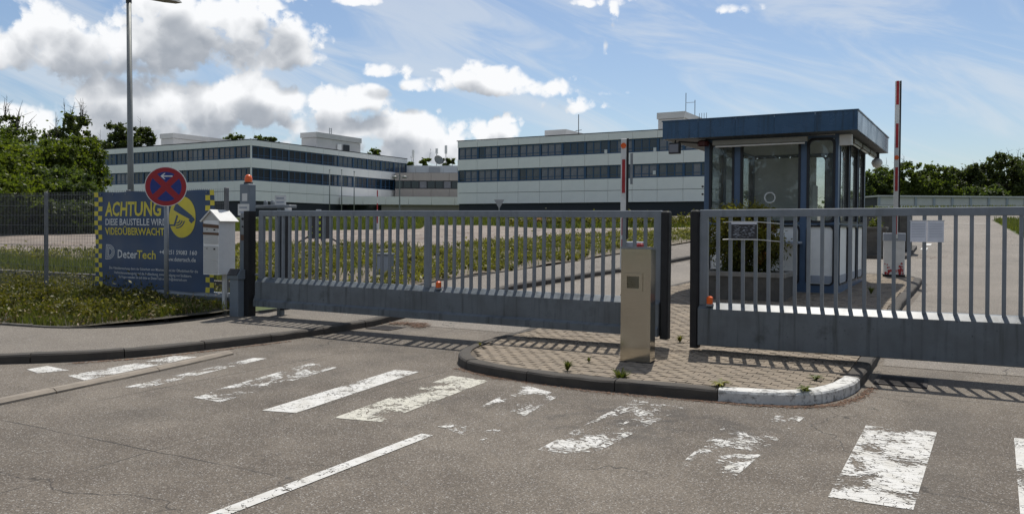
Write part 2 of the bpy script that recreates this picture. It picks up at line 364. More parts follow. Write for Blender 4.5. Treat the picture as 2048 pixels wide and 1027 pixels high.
mat('sign_white', (.66, .66, .65), .45, var=.04)
mat('sign_back', (.3, .31, .32), .45, metal=.5, var=.05)
mat('tape_brown', (.10, .045, .02), .45, var=.15)
mat('box_white', (.80, .80, .79), .45, var=.05, dirt=.25, dirtcol=(.25, .24, .2), dscale=6)
mat('box_shadow', (.5, .5, .48), .5, var=.05)
mat('print_dark', (.03, .03, .035), .5, var=.2, vscale=30)
mat('paper', (.62, .64, .70), .5, var=.06, vscale=5)
mat('hivis', (.45, .55, .02), .5)
mat('litter', (.13, .07, .04), .9, var=.4, vscale=20)
mat('twig', (.10, .075, .05), .9, var=.4, vscale=20)
mat('rust', (.16, .05, .02), .85, var=.4, vscale=14)
leaf_mat('leaf_oak', (.045, .066, .014), (.125, .155, .032), .5)
leaf_mat('leaf_bright', (.050, .075, .012), (.145, .168, .028), .5)
leaf_mat('leaf_dark', (.034, .047, .016), (.092, .112, .034), .48)
leaf_mat('leaf_blue', (.042, .064, .022), (.115, .145, .045), .48)
leaf_mat('grass_green', (.06, .08, .015), (.175, .18, .05))
leaf_mat('cover', (.105, .102, .028), (.25, .23, .065))
leaf_mat('bush_yellow', (.045, .05, .010), (.19, .165, .032))
leaf_mat('bush_gold', (.045, .055, .010), (.28, .24, .035), .45)
leaf_mat('bush_rust', (.06, .04, .008), (.24, .11, .02))
leaf_mat('dry', (.16, .11, .06), (.30, .22, .13), .15)
glass_mat('booth_glass', (.93, .95, .94), .8, dust=.10)
paint_mat('road_paint')
paint_mat('road_paint_old', (.48, .46, .385))

# ------------------------------------------------------------------ mesh helpers
class MB:
    def __init__(s): s.v = []; s.f = []; s.sm = False
    def add(s, vs, fs):
        k = len(s.v); s.v += [tuple(x) for x in vs]; s.f += [tuple(i+k for i in f) for f in fs]; return s
    def box(s, x0, x1, y0, y1, z0, z1):
        vs = [(x, y, z) for z in (z0, z1) for y in (y0, y1) for x in (x0, x1)]
        return s.add(vs, [(0, 2, 3, 1), (4, 5, 7, 6), (0, 1, 5, 4), (2, 6, 7, 3), (0, 4, 6, 2), (1, 3, 7, 5)])
    def bbox(s, x0, x1, y0, y1, z0, z1, b=.01):   # box with bevelled vertical and top edges
        b = min(b, (x1-x0)*.45, (y1-y0)*.45, (z1-z0)*.45)
        def ring(i, z): return [(x0+i+b, y0+i, z), (x1-i-b, y0+i, z), (x1-i, y0+i+b, z), (x1-i, y1-i-b, z), (x1-i-b, y1-i, z), (x0+i+b, y1-i, z), (x0+i, y1-i-b, z), (x0+i, y0+i+b, z)]
        vs = ring(0, z0) + ring(0, z1-b) + ring(b*.9, z1)
        fs = [tuple(reversed(range(8))), tuple(range(16, 24))]
        for r in (0, 8):
            for i in range(8): j = (i+1) % 8; fs.append((r+i, r+j, r+8+j, r+8+i))
        return s.add(vs, fs)
    def cyl(s, p, q, r, r2=None, n=10, caps=True):
        p, q = Vector(p), Vector(q); r2 = r if r2 is None else r2
        a = (q-p).normalized(); t = a.orthogonal().normalized(); w = a.cross(t)
        vs = [p + (t*math.cos(2*math.pi*i/n) + w*math.sin(2*math.pi*i/n))*r for i in range(n)] + [q + (t*math.cos(2*math.pi*i/n) + w*math.sin(2*math.pi*i/n))*r2 for i in range(n)]
        fs = [(i, (i+1) % n, n+(i+1) % n, n+i) for i in range(n)]
        if caps: fs += [tuple(reversed(range(n))), tuple(range(n, 2*n))]
        return s.add(vs, fs)
    def lathe(s, prof, c=(0, 0, 0), n=16):
        k = len(prof); vs = [(c[0]+r*math.cos(2*math.pi*i/n), c[1]+r*math.sin(2*math.pi*i/n), c[2]+z) for i in range(n) for r, z in prof]
        fs = [(i*k+j, ((i+1) % n)*k+j, ((i+1) % n)*k+j+1, i*k+j+1) for i in range(n) for j in range(k-1)]
        return s.add(vs, fs)
    def prism(s, pts, z0, z1):      # outline in xy, counter-clockwise
        n = len(pts); vs = [(x, y, z0) for x, y in pts] + [(x, y, z1) for x, y in pts]
        return s.add(vs, [tuple(reversed(range(n))), tuple(range(n, 2*n))] + [(i, (i+1) % n, n+(i+1) % n, n+i) for i in range(n)])
    def xz(s, pts, y0, y1):         # outline in xz extruded along y (y0 front)
        n = len(pts); vs = [(x, y0, z) for x, z in pts] + [(x, y1, z) for x, z in pts]
        return s.add(vs, [tuple(range(n)), tuple(reversed(range(n, 2*n)))] + [((i+1) % n, i, n+i, n+(i+1) % n) for i in range(n)])
    def yz(s, pts, x0, x1):         # outline in yz extruded along x
        n = len(pts); vs = [(x0, y, z) for y, z in pts] + [(x1, y, z) for y, z in pts]
        return s.add(vs, [tuple(range(n)), tuple(reversed(range(n, 2*n)))] + [((i+1) % n, i, n+i, n+(i+1) % n) for i in range(n)])
    def frame_xz(s, outer, inner, y0, y1):   # ring between two outlines with the same count
        n = len(outer); vs = [(x, y0, z) for x, z in outer] + [(x, y0, z) for x, z in inner] + [(x, y1, z) for x, z in outer] + [(x, y1, z) for x, z in inner]
        fs = []
        for i in range(n):
            j = (i+1) % n
            fs += [(i, j, n+j, n+i), (2*n+j, 2*n+i, 3*n+i, 3*n+j), (j, i, 2*n+i, 2*n+j), (n+i, n+j, 3*n+j, 3*n+i)]
        return s.add(vs, fs)
    def mesh(s, name, m=None, smooth=False):
        me = bpy.data.meshes.new(name); me.from_pydata(s.v, [], s.f)
        bm = bmesh.new(); bm.from_mesh(me); bmesh.ops.recalc_face_normals(bm, faces=bm.faces[:]); bm.to_mesh(me); bm.free()
        if m: me.materials.append(MATS[m])
        if smooth:
            for p in me.polygons: p.use_smooth = True
        return me
    def build(s, name, m, parent=None, smooth=False):
        return link(name, s.mesh(name, m, smooth), parent)
def link(name, me, parent=None, loc=None, rz=None):
    o = bpy.data.objects.new(name, me); COL.objects.link(o)
    if parent: o.parent = parent
    if loc is not None: o.location = loc
    if rz is not None: o.rotation_euler = (0, 0, rz)
    return o
def tag(o, label, cat=None, group=None, kind=None):
    o['label'] = label
    if cat: o['category'] = cat
    if group: o['group'] = group
    if kind: o['kind'] = kind
    return o
def thing(name, label, cat, loc=(0, 0, 0), rz=-TH, group=None):
    o = bpy.data.objects.new(name, None); COL.objects.link(o); o.location = loc; o.rotation_euler = (0, 0, rz)
    o.empty_display_size = .2
    return tag(o, label, cat, group)
def rrect(x0, x1, z0, z1, r, n=5):
    pts = []
    for cx, cz, a0 in ((x1-r, z0+r, -90), (x1-r, z1-r, 0), (x0+r, z1-r, 90), (x0+r, z0+r, 180)):
        for i in range(n): a = math.radians(a0 + 90*i/(n-1)); pts.append((cx+r*math.cos(a), cz+r*math.sin(a)))
    return pts
def quads(name, P, tint, m, parent=None):
    """P: (n, k, 3) polygons of k corners; tint: per polygon 0..1"""
    n, k, _ = P.shape; me = bpy.data.meshes.new(name)
    me.vertices.add(n*k); me.vertices.foreach_set('co', P.reshape(-1).astype(np.float32))
    me.loops.add(n*k); me.loops.foreach_set('vertex_index', np.arange(n*k, dtype=np.int32))
    me.polygons.add(n); me.polygons.foreach_set('loop_start', np.arange(0, n*k, k, dtype=np.int32))
    me.update(calc_edges=True)
    a = me.attributes.new('tint', 'FLOAT', 'FACE'); a.data.foreach_set('value', np.clip(tint, 0, 1).astype(np.float32))
    me.materials.append(MATS[m]); return me
def text_part(txt, size, m, parent, loc, width=None, bold=0.0, name='lettering', align='LEFT', thick=.0):
    cu = bpy.data.curves.new('txt', 'FONT'); cu.body = txt; cu.size = size; cu.align_x = align; cu.offset = bold; cu.resolution_u = 2
    t = bpy.data.objects.new('txt', cu); COL.objects.link(t); bpy.context.view_layer.update()
    me = bpy.data.meshes.new_from_object(t); bpy.data.objects.remove(t)
    w = max(v.co.x for v in me.vertices) - min(v.co.x for v in me.vertices)
    sx = width/w if width else 1
    for v in me.vertices: v.co = (v.co.x*sx, 0, v.co.y)
    me.materials.clear(); me.materials.append(MATS[m])
    return link(name, me, parent, loc)

def uvpoly(name, pts, m, off=0.0, step=2.0, zfun=None, thick=None, parent=None):
    """polygon given in (u, v), laid on the ground, cut so that it follows the slope"""
    bm = bmesh.new(); vs = [bm.verts.new((u, v, 0)) for u, v in pts]; bm.faces.new(vs)
    v0 = min(p[1] for p in pts); v1 = max(p[1] for p in pts)
    cuts = [x for x in _tx if v0 < x < v1]
    if step: cuts += list(np.arange(v0+step, v1, step))
    for c in cuts:
        bmesh.ops.bisect_plane(bm, geom=bm.verts[:]+bm.edges[:]+bm.faces[:], plane_co=(0, c, 0), plane_no=(0, 1, 0))
    if thick:
        r = bmesh.ops.extrude_face_region(bm, geom=bm.faces[:]); top = {e for e in r['geom'] if isinstance(e, bmesh.types.BMVert)}
    for vert in bm.verts:
        u, v = vert.co.x, vert.co.y; z = zt(v)+off if zfun is None else zfun(u, v)
        if thick and vert not in top: z -= thick
        vert.co = W(u, v, z)
    bmesh.ops.triangulate(bm, faces=[f for f in bm.faces if len(f.verts) > 4])
    bmesh.ops.recalc_face_normals(bm, faces=bm.faces[:])
    me = bpy.data.meshes.new(name); bm.to_mesh(me); bm.free(); me.materials.append(MATS[m])
    if not thick:
        for p in me.polygons:
            if p.normal.z < 0: p.flip()
    return link(name, me, parent)

def resample(path, step):
    P = [Vector((a, b)) for a, b in path]; out = [P[0]]; s = [0.0]
    # Catmull-Rom
    Q = [2*P[0]-P[1]] + P + [2*P[-1]-P[-2]]
    for i in range(1, len(Q)-2):
        n = max(1, int((Q[i+1]-Q[i]).length/step))
        for k in range(1, n+1):
            t = k/n; p = .5*((2*Q[i]) + (-Q[i-1]+Q[i+1])*t + (2*Q[i-1]-5*Q[i]+4*Q[i+1]-Q[i+2])*t*t + (-Q[i-1]+3*Q[i]-3*Q[i+1]+Q[i+2])*t**3)
            s.append(s[-1]+(p-out[-1]).length); out.append(p)
    return out, s
def normals(P, side):
    N = []
    for i in range(len(P)):
        d = (P[min(i+1, len(P)-1)] - P[max(i-1, 0)]).normalized(); N.append(Vector((-d.y, d.x))*side)
    return N
def sweep(P, S, N, prof, s0, s1, jit=0.0):
    """mesh of profile (t inward, z) swept along the path between arc lengths"""
    def at(s):
        i = int(np.searchsorted(S, s)); i = min(max(i, 1), len(S)-1); t = (s-S[i-1])/max(1e-9, S[i]-S[i-1])
        return P[i-1].lerp(P[i], t), N[i-1].lerp(N[i], t).normalized()
    ss = [s0] + [x for x in S if s0+.03 < x < s1-.03] + [s1]
    mb = MB(); k = len(prof); vs = []
    for s in ss:
        p, n = at(s)
        for t, z in prof:
            q = p + n*(t+(.007*mnoise.noise((p.x*5, p.y*5, z*30)) if z > 0 and t < .05 else 0)); vs.append(W(q.x, q.y, zt(p.y)+z+jit+(.006*mnoise.noise((p.x*4, p.y*4, t*9)) if z > .02 else 0)))
    fs = [(i*k+j, i*k+(j+1) % k, (i+1)*k+(j+1) % k, (i+1)*k+j) for i in range(len(ss)-1) for j in range(k)]
    fs += [tuple(reversed(range(k))), tuple(range((len(ss)-1)*k, len(ss)*k))]
    return mb.add(vs, fs)
def inside(p, poly):
    x, y = p; c = False; n = len(poly)
    for i in range(n):
        (x1, y1), (x2, y2) = poly[i], poly[i-1]
        if (y1 > y) != (y2 > y) and x < (x2-x1)*(y-y1)/(y2-y1)+x1: c = not c
    return c

# ================================================================== GROUND
def struct(o, label): return tag(o, label, kind='structure')
# one sheet to the horizon, following the slope of the site
us = [-1500, -400, -150, -90, -60, -40, -25, -12, 0, 12, 30, 60, 120, 400, 1500]; vs_ = [-600, -60, 10.6, 15, 21, 30, 45, 60, 75, 89, 110, 140, 250, 600, 2500]
mb = MB(); mb.add([W(u, v, zt(v)-.03) for v in vs_ for u in us], [(j*len(us)+i, j*len(us)+i+1, (j+1)*len(us)+i+1, (j+1)*len(us)+i) for j in range(len(vs_)-1) for i in range(len(us)-1)])
ground = struct(mb.build('ground', 'lawn'), 'grassy ground sheet rising gently behind the gates')

KERB_L = [(-60, 2.2), (-30, 2.6), (-18, 3.2), (-13, 3.9), (-10.9, 4.55), (-9.68, 5.45), (-9.04, 6.1), (-8.7, 6.8), (-8.48, 7.7), (-8.33, 8.6), (-8.28, 9.6), (-8.3, 10.6), (-8.2, 12.5), (-8.05, 15), (-7.95, 20), (-7.7, 26), (-7.5, 33), (-7.4, 48)]
KP, KS = resample(KERB_L, .25); KN = normals(KP, 1)
GRASS_E = [(-60, 5.5), (-30, 6.2), (-18, 6.75), (-14, 6.95), (-12.56, 7.1), (-11.34, 7.36), (-10.7, 8.1), (-10.62, 9.2), (-10.75, 10.1), (-10.5, 10.9), (-10.1, 12.5), (-9.95, 15), (-10.12, 20), (-10.2, 26), (-10.15, 34), (-9.9, 48)]
GP_, GS_ = resample(GRASS_E, .3); GN = normals(GP_, 1)

# roadway: forecourt in front of the gates plus the two lanes into the site
road_pts = [(-60, -60), (90, -60), (90, 10.6), (2.7, 10.6), (2.75, 44), (2.6, 60), (2.4, 76), (40, 80), (40, 92), (-30, 92), (-16, 60), (-7.4, 48)] + [(p.x-.05, p.y) for p in reversed(KP) if 9 < p.y < 47.5] + [(-8.4, 9), (-60, 9)]
road = struct(uvpoly('road', road_pts, 'asphalt', off=0.0, step=3), 'grey asphalt roadway in front of the gates and along the lanes inside')
yard_pts = [(-5.0, 22.5), (-1.3, 22.2), (-.7, 21.4), (-.55, 20), (-.7, 14.7), (-.76, 10.65), (2.69, 10.65), (2.7, 44), (2.55, 60), (2.35, 75.5), (38, 79.5), (38, 91), (-28, 91), (-15, 60), (-7.2, 47), (-7.3, 33), (-5.2, 24)]
yard = struct(uvpoly('yard_surface', yard_pts, 'asphalt_yard', off=.004, step=3), 'pale bleached asphalt of the inner lanes beyond the booth')
lane2 = struct(uvpoly('lane_surface', [(-7.95, 10.9), (-5.3, 10.9), (-5.2, 23.9), (-7.25, 32.8), (-7.75, 20)], 'asphalt_yard', off=.004, step=3), 'pale asphalt of the entry lane behind the closed gate')

# pavement on the left, with its kerb stones
side_pts = [(p.x+n.x*.12, p.y+n.y*.12) for p, n in zip(KP, KN)] + [(p.x, p.y) for p in reversed(GP_)]
pavement = struct(uvpoly('pavement', side_pts, 'asphalt_walk', zfun=lambda u, v: zt(v)+.108, step=1.5), 'asphalt footpath curving along the kerb to the gate')
KPROF = [(0, -.05), (.004, .085), (.018, .104), (.045, .112), (.15, .112), (.15, -.05)]
s = KS[min(range(len(KP)), key=lambda i: abs(KP[i].x+16)+abs(KP[i].y-3.4))]; k = 0
while s < KS[-1]-1.05:
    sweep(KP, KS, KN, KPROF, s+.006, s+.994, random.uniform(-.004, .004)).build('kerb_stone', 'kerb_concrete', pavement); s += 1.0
EPROF = [(0, 0), (0, .135), (.06, .135), (.06, 0)]
s = GS_[min(range(len(GP_)), key=lambda i: abs(GP_[i].x+17)+abs(GP_[i].y-6.8))]
while s < GS_[-1]-1.05 and s < 60:
    sweep(GP_, GS_, GN, EPROF, s+.004, s+.996, random.uniform(-.006, .006)).build('edging_stone', 'concrete_dark', pavement); s += 1.0
# flush concrete strip running out of the corner
SP, SS = resample([(-7.2, 2.2), (-7.38, 3.6), (-7.52, 4.6), (-7.66, 5.7), (-7.84, 6.8), (-8.02, 7.6)], .25); SN = normals(SP, 1)
s = .0
while s < SS[-1]-.3:
    e = min(s+1.3, SS[-1]); sweep(SP, SS, SN, [(-.02, -.02), (-.015, .02), (.02, .045), (.10, .045), (.135, .02), (.14, -.02)], s+.005, e-.005).build('gutter_stone', 'gutter_concrete', pavement); s = e

# traffic island
ISL = [(-5.6, 11.2), (-5.6, 10.1), (-5.52, 9.2), (-5.38, 8.6), (-5.12, 8.14), (-4.8, 7.86), (-4.34, 7.68), (-3.75, 7.57), (-3.2, 7.55), (-2.6, 7.58), (-1.95, 7.64), (-1.6, 7.7), (-1.28, 7.84), (-1.05, 8.1), (-.9, 8.55), (-.84, 9.2), (-.83, 10.6), (-.78, 14.7), (-.68, 19.9), (-.8, 20.9), (-1.5, 21.6), (-4.4, 21.6), (-5.1, 21), (-5.15, 17.6), (-5.25, 14), (-5.6, 11.2)]
IP, IS = resample(ISL, .12); IN = normals(IP, 1)
isl_in = [(p.x+n.x*.135, p.y+n.y*.135) for p, n in zip(IP, IN)][:-1]
island = struct(uvpoly('traffic_island', isl_in, 'joint_sand', zfun=lambda u, v: zt(v)+.094, step=1.0), 'brick paved traffic island with rounded kerbs between the two lanes')
s_w = IS[min(range(len(IP)), key=lambda i: abs(IP[i].x+1.97)+abs(IP[i].y-7.64))]
s = 0.0
while s < IS[-1]-.05:
    e = min(s+1.0, IS[-1]) if s > 0 else s_w % 1.0
    i = int(np.searchsorted(IS, (s+e)/2)); p = IP[min(i, len(IP)-1)]
    wh = s_w-.05 < s < s_w+1.5
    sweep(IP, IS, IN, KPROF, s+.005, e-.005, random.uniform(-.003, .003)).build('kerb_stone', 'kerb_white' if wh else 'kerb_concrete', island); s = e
# interlocking wave-shaped paving stones
def clip_poly(sub, clip):
    out = sub
    for i in range(len(clip)):
        a, b = clip[i-1], clip[i]; inp = out; out = []
        if not inp: break
        def side(p): return (b[0]-a[0])*(p[1]-a[1]) - (b[1]-a[1])*(p[0]-a[0])
        for j in range(len(inp)):
            p, q = inp[j-1], inp[j]; sp, sq = side(p), side(q)
            if (sp >= 0) != (sq >= 0): t = sp/(sp-sq); out.append((p[0]+(q[0]-p[0])*t, p[1]+(q[1]-p[1])*t))
            if sq >= 0: out.append(q)
    return out
isl_c = isl_in[::2]
Lb, Wb, am = .165, .11, .013
stones = []
rr = 0; v = 7.5
while v < 21.6:
    u = -5.7 + (Lb/2 if rr % 2 else 0)
    while u < -.5:
        g_ = .0024
        def wy(t): return am*math.sin(t*2*math.pi/Lb*1.0)
        pts = []
        for t in (g_, Lb*.25, Lb*.5, Lb*.75, Lb-g_): pts.append((u+t, v+g_+wy(t)))
        for t in (Lb-g_, Lb*.75, Lb*.5, Lb*.25, g_): pts.append((u+t, v+Wb-g_+wy(t)))
        near = min(abs(u+.1+5.6), 9)
        if inside((u+Lb/2, v+Wb/2), isl_in) or any(inside(p, isl_in) for p in pts):
            full = all(inside(p, isl_in) for p in pts)
            stones.append((v, pts, full))
        u += Lb
    v += Wb; rr += 1
def seen(u, v): return not (v > 10.3)
def stone_mb(mb, pts, jz):
    n = len(pts); cx = sum(p[0] for p in pts)/n; cy = sum(p[1] for p in pts)/n
    top = [W(cx+(x-cx)*.985, cy+(y-cy)*.97, zt(y)+.110+jz) for x, y in pts]; low = [W(x, y, zt(y)+.092) for x, y in pts]
    mb.add(top+low, [tuple(range(n))] + [(i, (i+1) % n, n+(i+1) % n, n+i) for i in range(n)])
stones.sort(key=lambda s: s[0])
rest = MB(); cnt = 0
for v, pts, full in stones:
    if not full:
        pts = [p for p in pts if True]
        q = clip_poly(pts, isl_c) if v < 9.3 else [p for p in pts if inside(p, isl_in)]
        pts = q
    if len(pts) < 3: continue
    jz = random.uniform(-.003, .003)
    if cnt < 300:
        mb = MB(); stone_mb(mb, pts, jz); mb.build('paving_stone', 'paver', island); cnt += 1
    else: stone_mb(rest, pts, jz)
o = rest.build('paving_stones_beyond', 'paver', island); o['kind'] = 'stuff'
# give the pavers colour differences stone by stone
nt = MATS['paver'].node_tree; b = nt.nodes['Principled BSDF']; geo = nt.nodes.new('ShaderNodeNewGeometry')
src = b.inputs['Base Color'].links[0].from_socket
nt.links.new(mixc(nt, 1.0, src, mixc(nt, geo.outputs['Random Per Island'], (.8, .78, .76), (1.18, 1.16, 1.12)), 'MULTIPLY'), b.inputs['Base Color'])

# second little island further up with its bins
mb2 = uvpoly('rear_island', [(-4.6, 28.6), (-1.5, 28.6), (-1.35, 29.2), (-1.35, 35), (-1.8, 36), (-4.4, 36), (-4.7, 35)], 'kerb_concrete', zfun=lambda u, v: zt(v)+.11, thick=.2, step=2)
struct(mb2, 'small raised concrete island further along the inner lane')

# painted markings
def quad_stripe(c4, wear, old=False, hgt=.004):
    (a, b, c, d) = c4; mb = MB(); nx, ny = 6, 18; vs = []
    mu, mv = sum(p[0] for p in c4)/4, sum(p[1] for p in c4)/4
    for j in range(ny+1):
        for i in range(nx+1):
            s_, t_ = i/nx, j/ny
            u = (a[0]*(1-s_)+b[0]*s_)*(1-t_)+(d[0]*(1-s_)+c[0]*s_)*t_; v = (a[1]*(1-s_)+b[1]*s_)*(1-t_)+(d[1]*(1-s_)+c[1]*s_)*t_
            vs.append((u-mu, v-mv, zt(v)+hgt))
    mb.add(vs, [(j*(nx+1)+i, j*(nx+1)+i+1, (j+1)*(nx+1)+i+1, (j+1)*(nx+1)+i) for j in range(ny) for i in range(nx)])
    o = mb.build('zebra_stripe', 'road_paint_old' if old else 'road_paint', road)
    o.location = W(mu, mv, 0); o.rotation_euler = (0, 0, -TH); o.color = (wear, 0, 0, 1); return o
def stripe(u0, u1, v0, v1, wear, old=False, hgt=.004): return quad_stripe([(u0, v0), (u1, v0), (u1, v1), (u0, v1)], wear, old, hgt)
for c4, w, old in [([(-9.05, 5.41), (-8.72, 5.33), (-8.6, 5.61), (-9.08, 5.66)], .60, 0), ([(-8.30, 5.40), (-7.9, 5.32), (-8.17, 6.98), (-8.46, 6.88)], .60, 0), ([(-7.24, 5.3), (-7.02, 5.36), (-7.36, 7.32), (-7.52, 7.27)], .64, 0),
                   ([(-6.3, 5.3), (-5.88, 5.28), (-6.2, 7.25), (-6.66, 7.33)], .72, 0), ([(-5.3, 5.22), (-4.98, 5.30), (-5.24, 7.5), (-5.54, 7.48)], .56, 0), ([(-4.58, 5.32), (-4.15, 5.4), (-4.3, 7.44), (-4.8, 7.48)], .69, 1),
                   ([(-3.64, 5.5), (-3.12, 5.3), (-3.34, 7.16), (-3.88, 7.42)], .79, 0), ([(-2.65, 5.29), (-2.26, 5.31), (-2.14, 7.2), (-2.66, 7.3)], .75, 0), ([(-1.64, 5.33), (-1.25, 5.23), (-1.13, 7.35), (-1.66, 7.4)], .79, 0),
                   ([(-.66, 5.22), (-.2, 5.22), (-.12, 7.35), (-.64, 7.3)], .61, 0), ([(.33, 5.3), (.8, 5.3), (.9, 7.48), (.41, 7.45)], .58, 0)]:
    quad_stripe(c4, w, old)
def line(u0, u1, v0, v1, wear=.2, name='lane_line'):
    o = stripe(u0, u1, v0, v1, wear, hgt=.005); o.name = name; return o
v = -3.0
line(-3.64, -3.53, -2.4, 5.25, .47, 'centre_line')
line(-3.66, -3.55, 5.5, 5.62, .6, 'centre_line')
for (v0, v1) in [(34, 35.4), (37.2, 38.6), (44, 48), (50, 53.5)]:
    line(-1.2+(v0-34)*.014, -.98+(v0-34)*.014, v0, v1, .2, 'lane_dash').location.z += .012
for (u0, u1, v0) in [(-6, -2.5, 62), (-2, -.6, 58.5), (.4, 1.9, 66)]:
    line(u0, u1, v0, v0+.3, .2, 'cross_line').location.z += .012

# storm drains
def drain(u, v, w, d, n, rz, label):
    t = thing('storm_drain', label, 'drain', W(u, v, .005), -TH+rz)
    MB().box(-w/2, w/2, -d/2, d/2, -.004, .001).build('pit', 'iron_pit', t)
    f = MB()
    for a in ((-w/2-.04, w/2+.04, -d/2-.04, -d/2), (-w/2-.04, w/2+.04, d/2, d/2+.04), (-w/2-.04, -w/2, -d/2, d/2), (w/2, w/2+.04, -d/2, d/2)): f.box(a[0], a[1], a[2], a[3], -.004, .008)
    f.build('frame', 'iron', t)
    for i in range(n):
        y = -d/2 + d*(i+.5)/n; MB().box(-w/2, w/2, y-d/n*.27, y+d/n*.27, -.004, .007).build('bar', 'iron', t)
drain(-7.98, 10.6, .38, .55, 8, 0, 'iron storm drain grate by the kerb in front of the left gate')
drain(-.5, 9.62, .42, .5, 8, 0, 'iron storm drain grate beside the white painted kerb')

# inner plaza and beds
plaza = struct(uvpoly('plaza', [(-75, 8), (-32.5, 18.4), (-30.5, 21), (-26, 27.8), (-18.6, 29), (-18.1, 34.7), (-17.2, 38.6), (-12.3, 41.6), (-10.6, 40), (-10.2, 47), (-16.4, 56.1), (-25.5, 52.5), (-34, 58.5), (-40.3, 58.5), (-35, 50), (-45.2, 43.8), (-57.2, 39.4), (-75, 33)], 'plaza', off=.0, step=3), 'worn gravelly paved plaza behind the planting bed')
verge_z = lambda u, v: .12 + .10*max(0, min(1, (v-7.5)/2.5)) + .06*mnoise.noise((u*.7, v*.7, 0))
bedz = lambda u, v: zt(v) + .13 + .07*mnoise.noise((u*.5, v*.5, 3))
berm = lambda u, v: max(zt(v)+.03, .47+.05*mnoise.noise((u*.6, v*.6, 1))) if v < 17 else zt(v)+.03
vg_pts = [(p.x, p.y) for p in GP_ if p.y < 10.3 and p.x > -45] ; vg_pts += [(-11.2, 10.9), (-12.2, 11.9), (-45, 11.9)]
def rough_sheet(name, poly, zf, m, step=.35):
    us_ = [p[0] for p in poly]; vs2 = [p[1] for p in poly]
    bm = bmesh.new(); bm.faces.new([bm.verts.new((u, v, 0)) for u, v in poly])
    for c in np.arange(min(us_)+step, max(us_), step): bmesh.ops.bisect_plane(bm, geom=bm.verts[:]+bm.edges[:]+bm.faces[:], plane_co=(c, 0, 0), plane_no=(1, 0, 0))
    for c in np.arange(min(vs2)+step, max(vs2), step): bmesh.ops.bisect_plane(bm, geom=bm.verts[:]+bm.edges[:]+bm.faces[:], plane_co=(0, c, 0), plane_no=(0, 1, 0))
    for vert in bm.verts: vert.co = W(vert.co.x, vert.co.y, zf(vert.co.x, vert.co.y))
    bmesh.ops.triangulate(bm, faces=[f for f in bm.faces if len(f.verts) > 4])
    bmesh.ops.recalc_face_normals(bm, faces=bm.faces[:])
    me = bpy.data.meshes.new(name); bm.to_mesh(me); bm.free(); me.materials.append(MATS[m])
    for p in me.polygons:
        if p.normal.z < 0: p.flip()
    return link(name, me)
struct(rough_sheet('verge', vg_pts, verge_z, 'soil', .45), 'earth verge between the footpath and the mesh fence')
bed_pts = [(-10.25, 13), (-10.05, 15), (-10.22, 20), (-10.3, 26), (-10.25, 34), (-10.6, 39.5), (-12.3, 41.4), (-17.2, 38.4), (-18.1, 34.5), (-18.6, 28.8), (-26, 27.6), (-30.4, 21), (-32, 18.5), (-30, 16), (-13, 12.2)]
struct(rough_sheet('planting_bed', bed_pts, bedz, 'bed_soil', .8), 'planting bed of low shrubs between plaza and lane')
# low retaining wall behind the fence with a grass strip on top
wl = tag(MB().box(-34, 0, 0, .22, -.2, .36).build('retaining_wall', 'concrete_dark'), 'low dark concrete retaining wall behind the mesh fence', 'wall')
wl.location = W(-12.6, 12.1, .1); wl.rotation_euler = (0, 0, -TH)
struct(rough_sheet('grass_bank', [(-46, 12.34), (-12.7, 12.34), (-13.2, 13), (-30, 17.5), (-46, 14.9)], lambda u, v: .42+.05*mnoise.noise((u*.6, v*.6, 1)), 'soil', .8), 'grassy bank on top of the low retaining wall')

# ================================================================== BUILDINGS
TB = math.radians(30)
BUx = Vector((math.cos(TB), -math.sin(TB), 0)); BVx = Vector((math.sin(TB), math.cos(TB), 0))
def facade(bld, org, ang, L, n, rows, seed=0, blind=.5, frame_m='frame_blue', panel_m='facade_white', depth=.14, npane=3):
    """org: left end seen from outside, local; ang: rotation so that local x runs along the face and -y points outward; rows: (kind, z0, z1)"""
    rg = random.Random(seed); w = L/n
    ca, sa = math.cos(ang), math.sin(ang)
    cache = {}
    for kind, z0, z1 in rows:
        h = z1-z0
        if kind == 'panel':
            me = cache.setdefault(('p', round(h, 2)), MB().box(.02, w-.02, -depth, 0, .02, h-.02).mesh('panel', panel_m))
            for i in range(n): link('panel', me, bld, (org[0]+ca*w*i, org[1]+sa*w*i, z0), ang)
        else:
            key = ('w', round(h, 2))
            if key not in cache:
                f = MB(); y0, y1 = .06, .22
                f.box(0, .16, y0-.05, y1, 0, h); f.box(w-.16, w, y0-.05, y1, 0, h)
                f.box(.16, w-.16, y0, y1, 0, .14); f.box(.16, w-.16, y0, y1, h-.12, h)
                pw = (w-.32)/npane
                for k in range(1, npane): f.box(.16+pw*k-.07, .16+pw*k+.07, y0, y1, .14, h-.12)
                f.box(.16, w-.16, y0+.01, y1, .46, .54)
                cache[key] = (f.mesh('window', frame_m), MB().box(.05, pw-.05, .12, .16, .1, h-.1).mesh('pane', 'pane'), MB().box(.05, pw-.05, .12, .16, .1, h-.1).mesh('pane', 'pane_blind'), MB().box(.05, pw-.05, .12, .16, .1, h-.1).mesh('pane', 'pane_dim'))
            fm, pa, pb, pc_ = cache[key]; pw = (w-.32)/npane
            for i in range(n):
                wo = link('window', fm, bld, (org[0]+ca*w*i, org[1]+sa*w*i, z0), ang)
                bl = rg.random() < blind; bk_ = rg.random()
                for k in range(npane):
                    link('pane', (pb if bk_ < .6 else pc_) if (bl and rg.random() < .85) else pa, wo, (.16+pw*k, 0, 0))
    return w

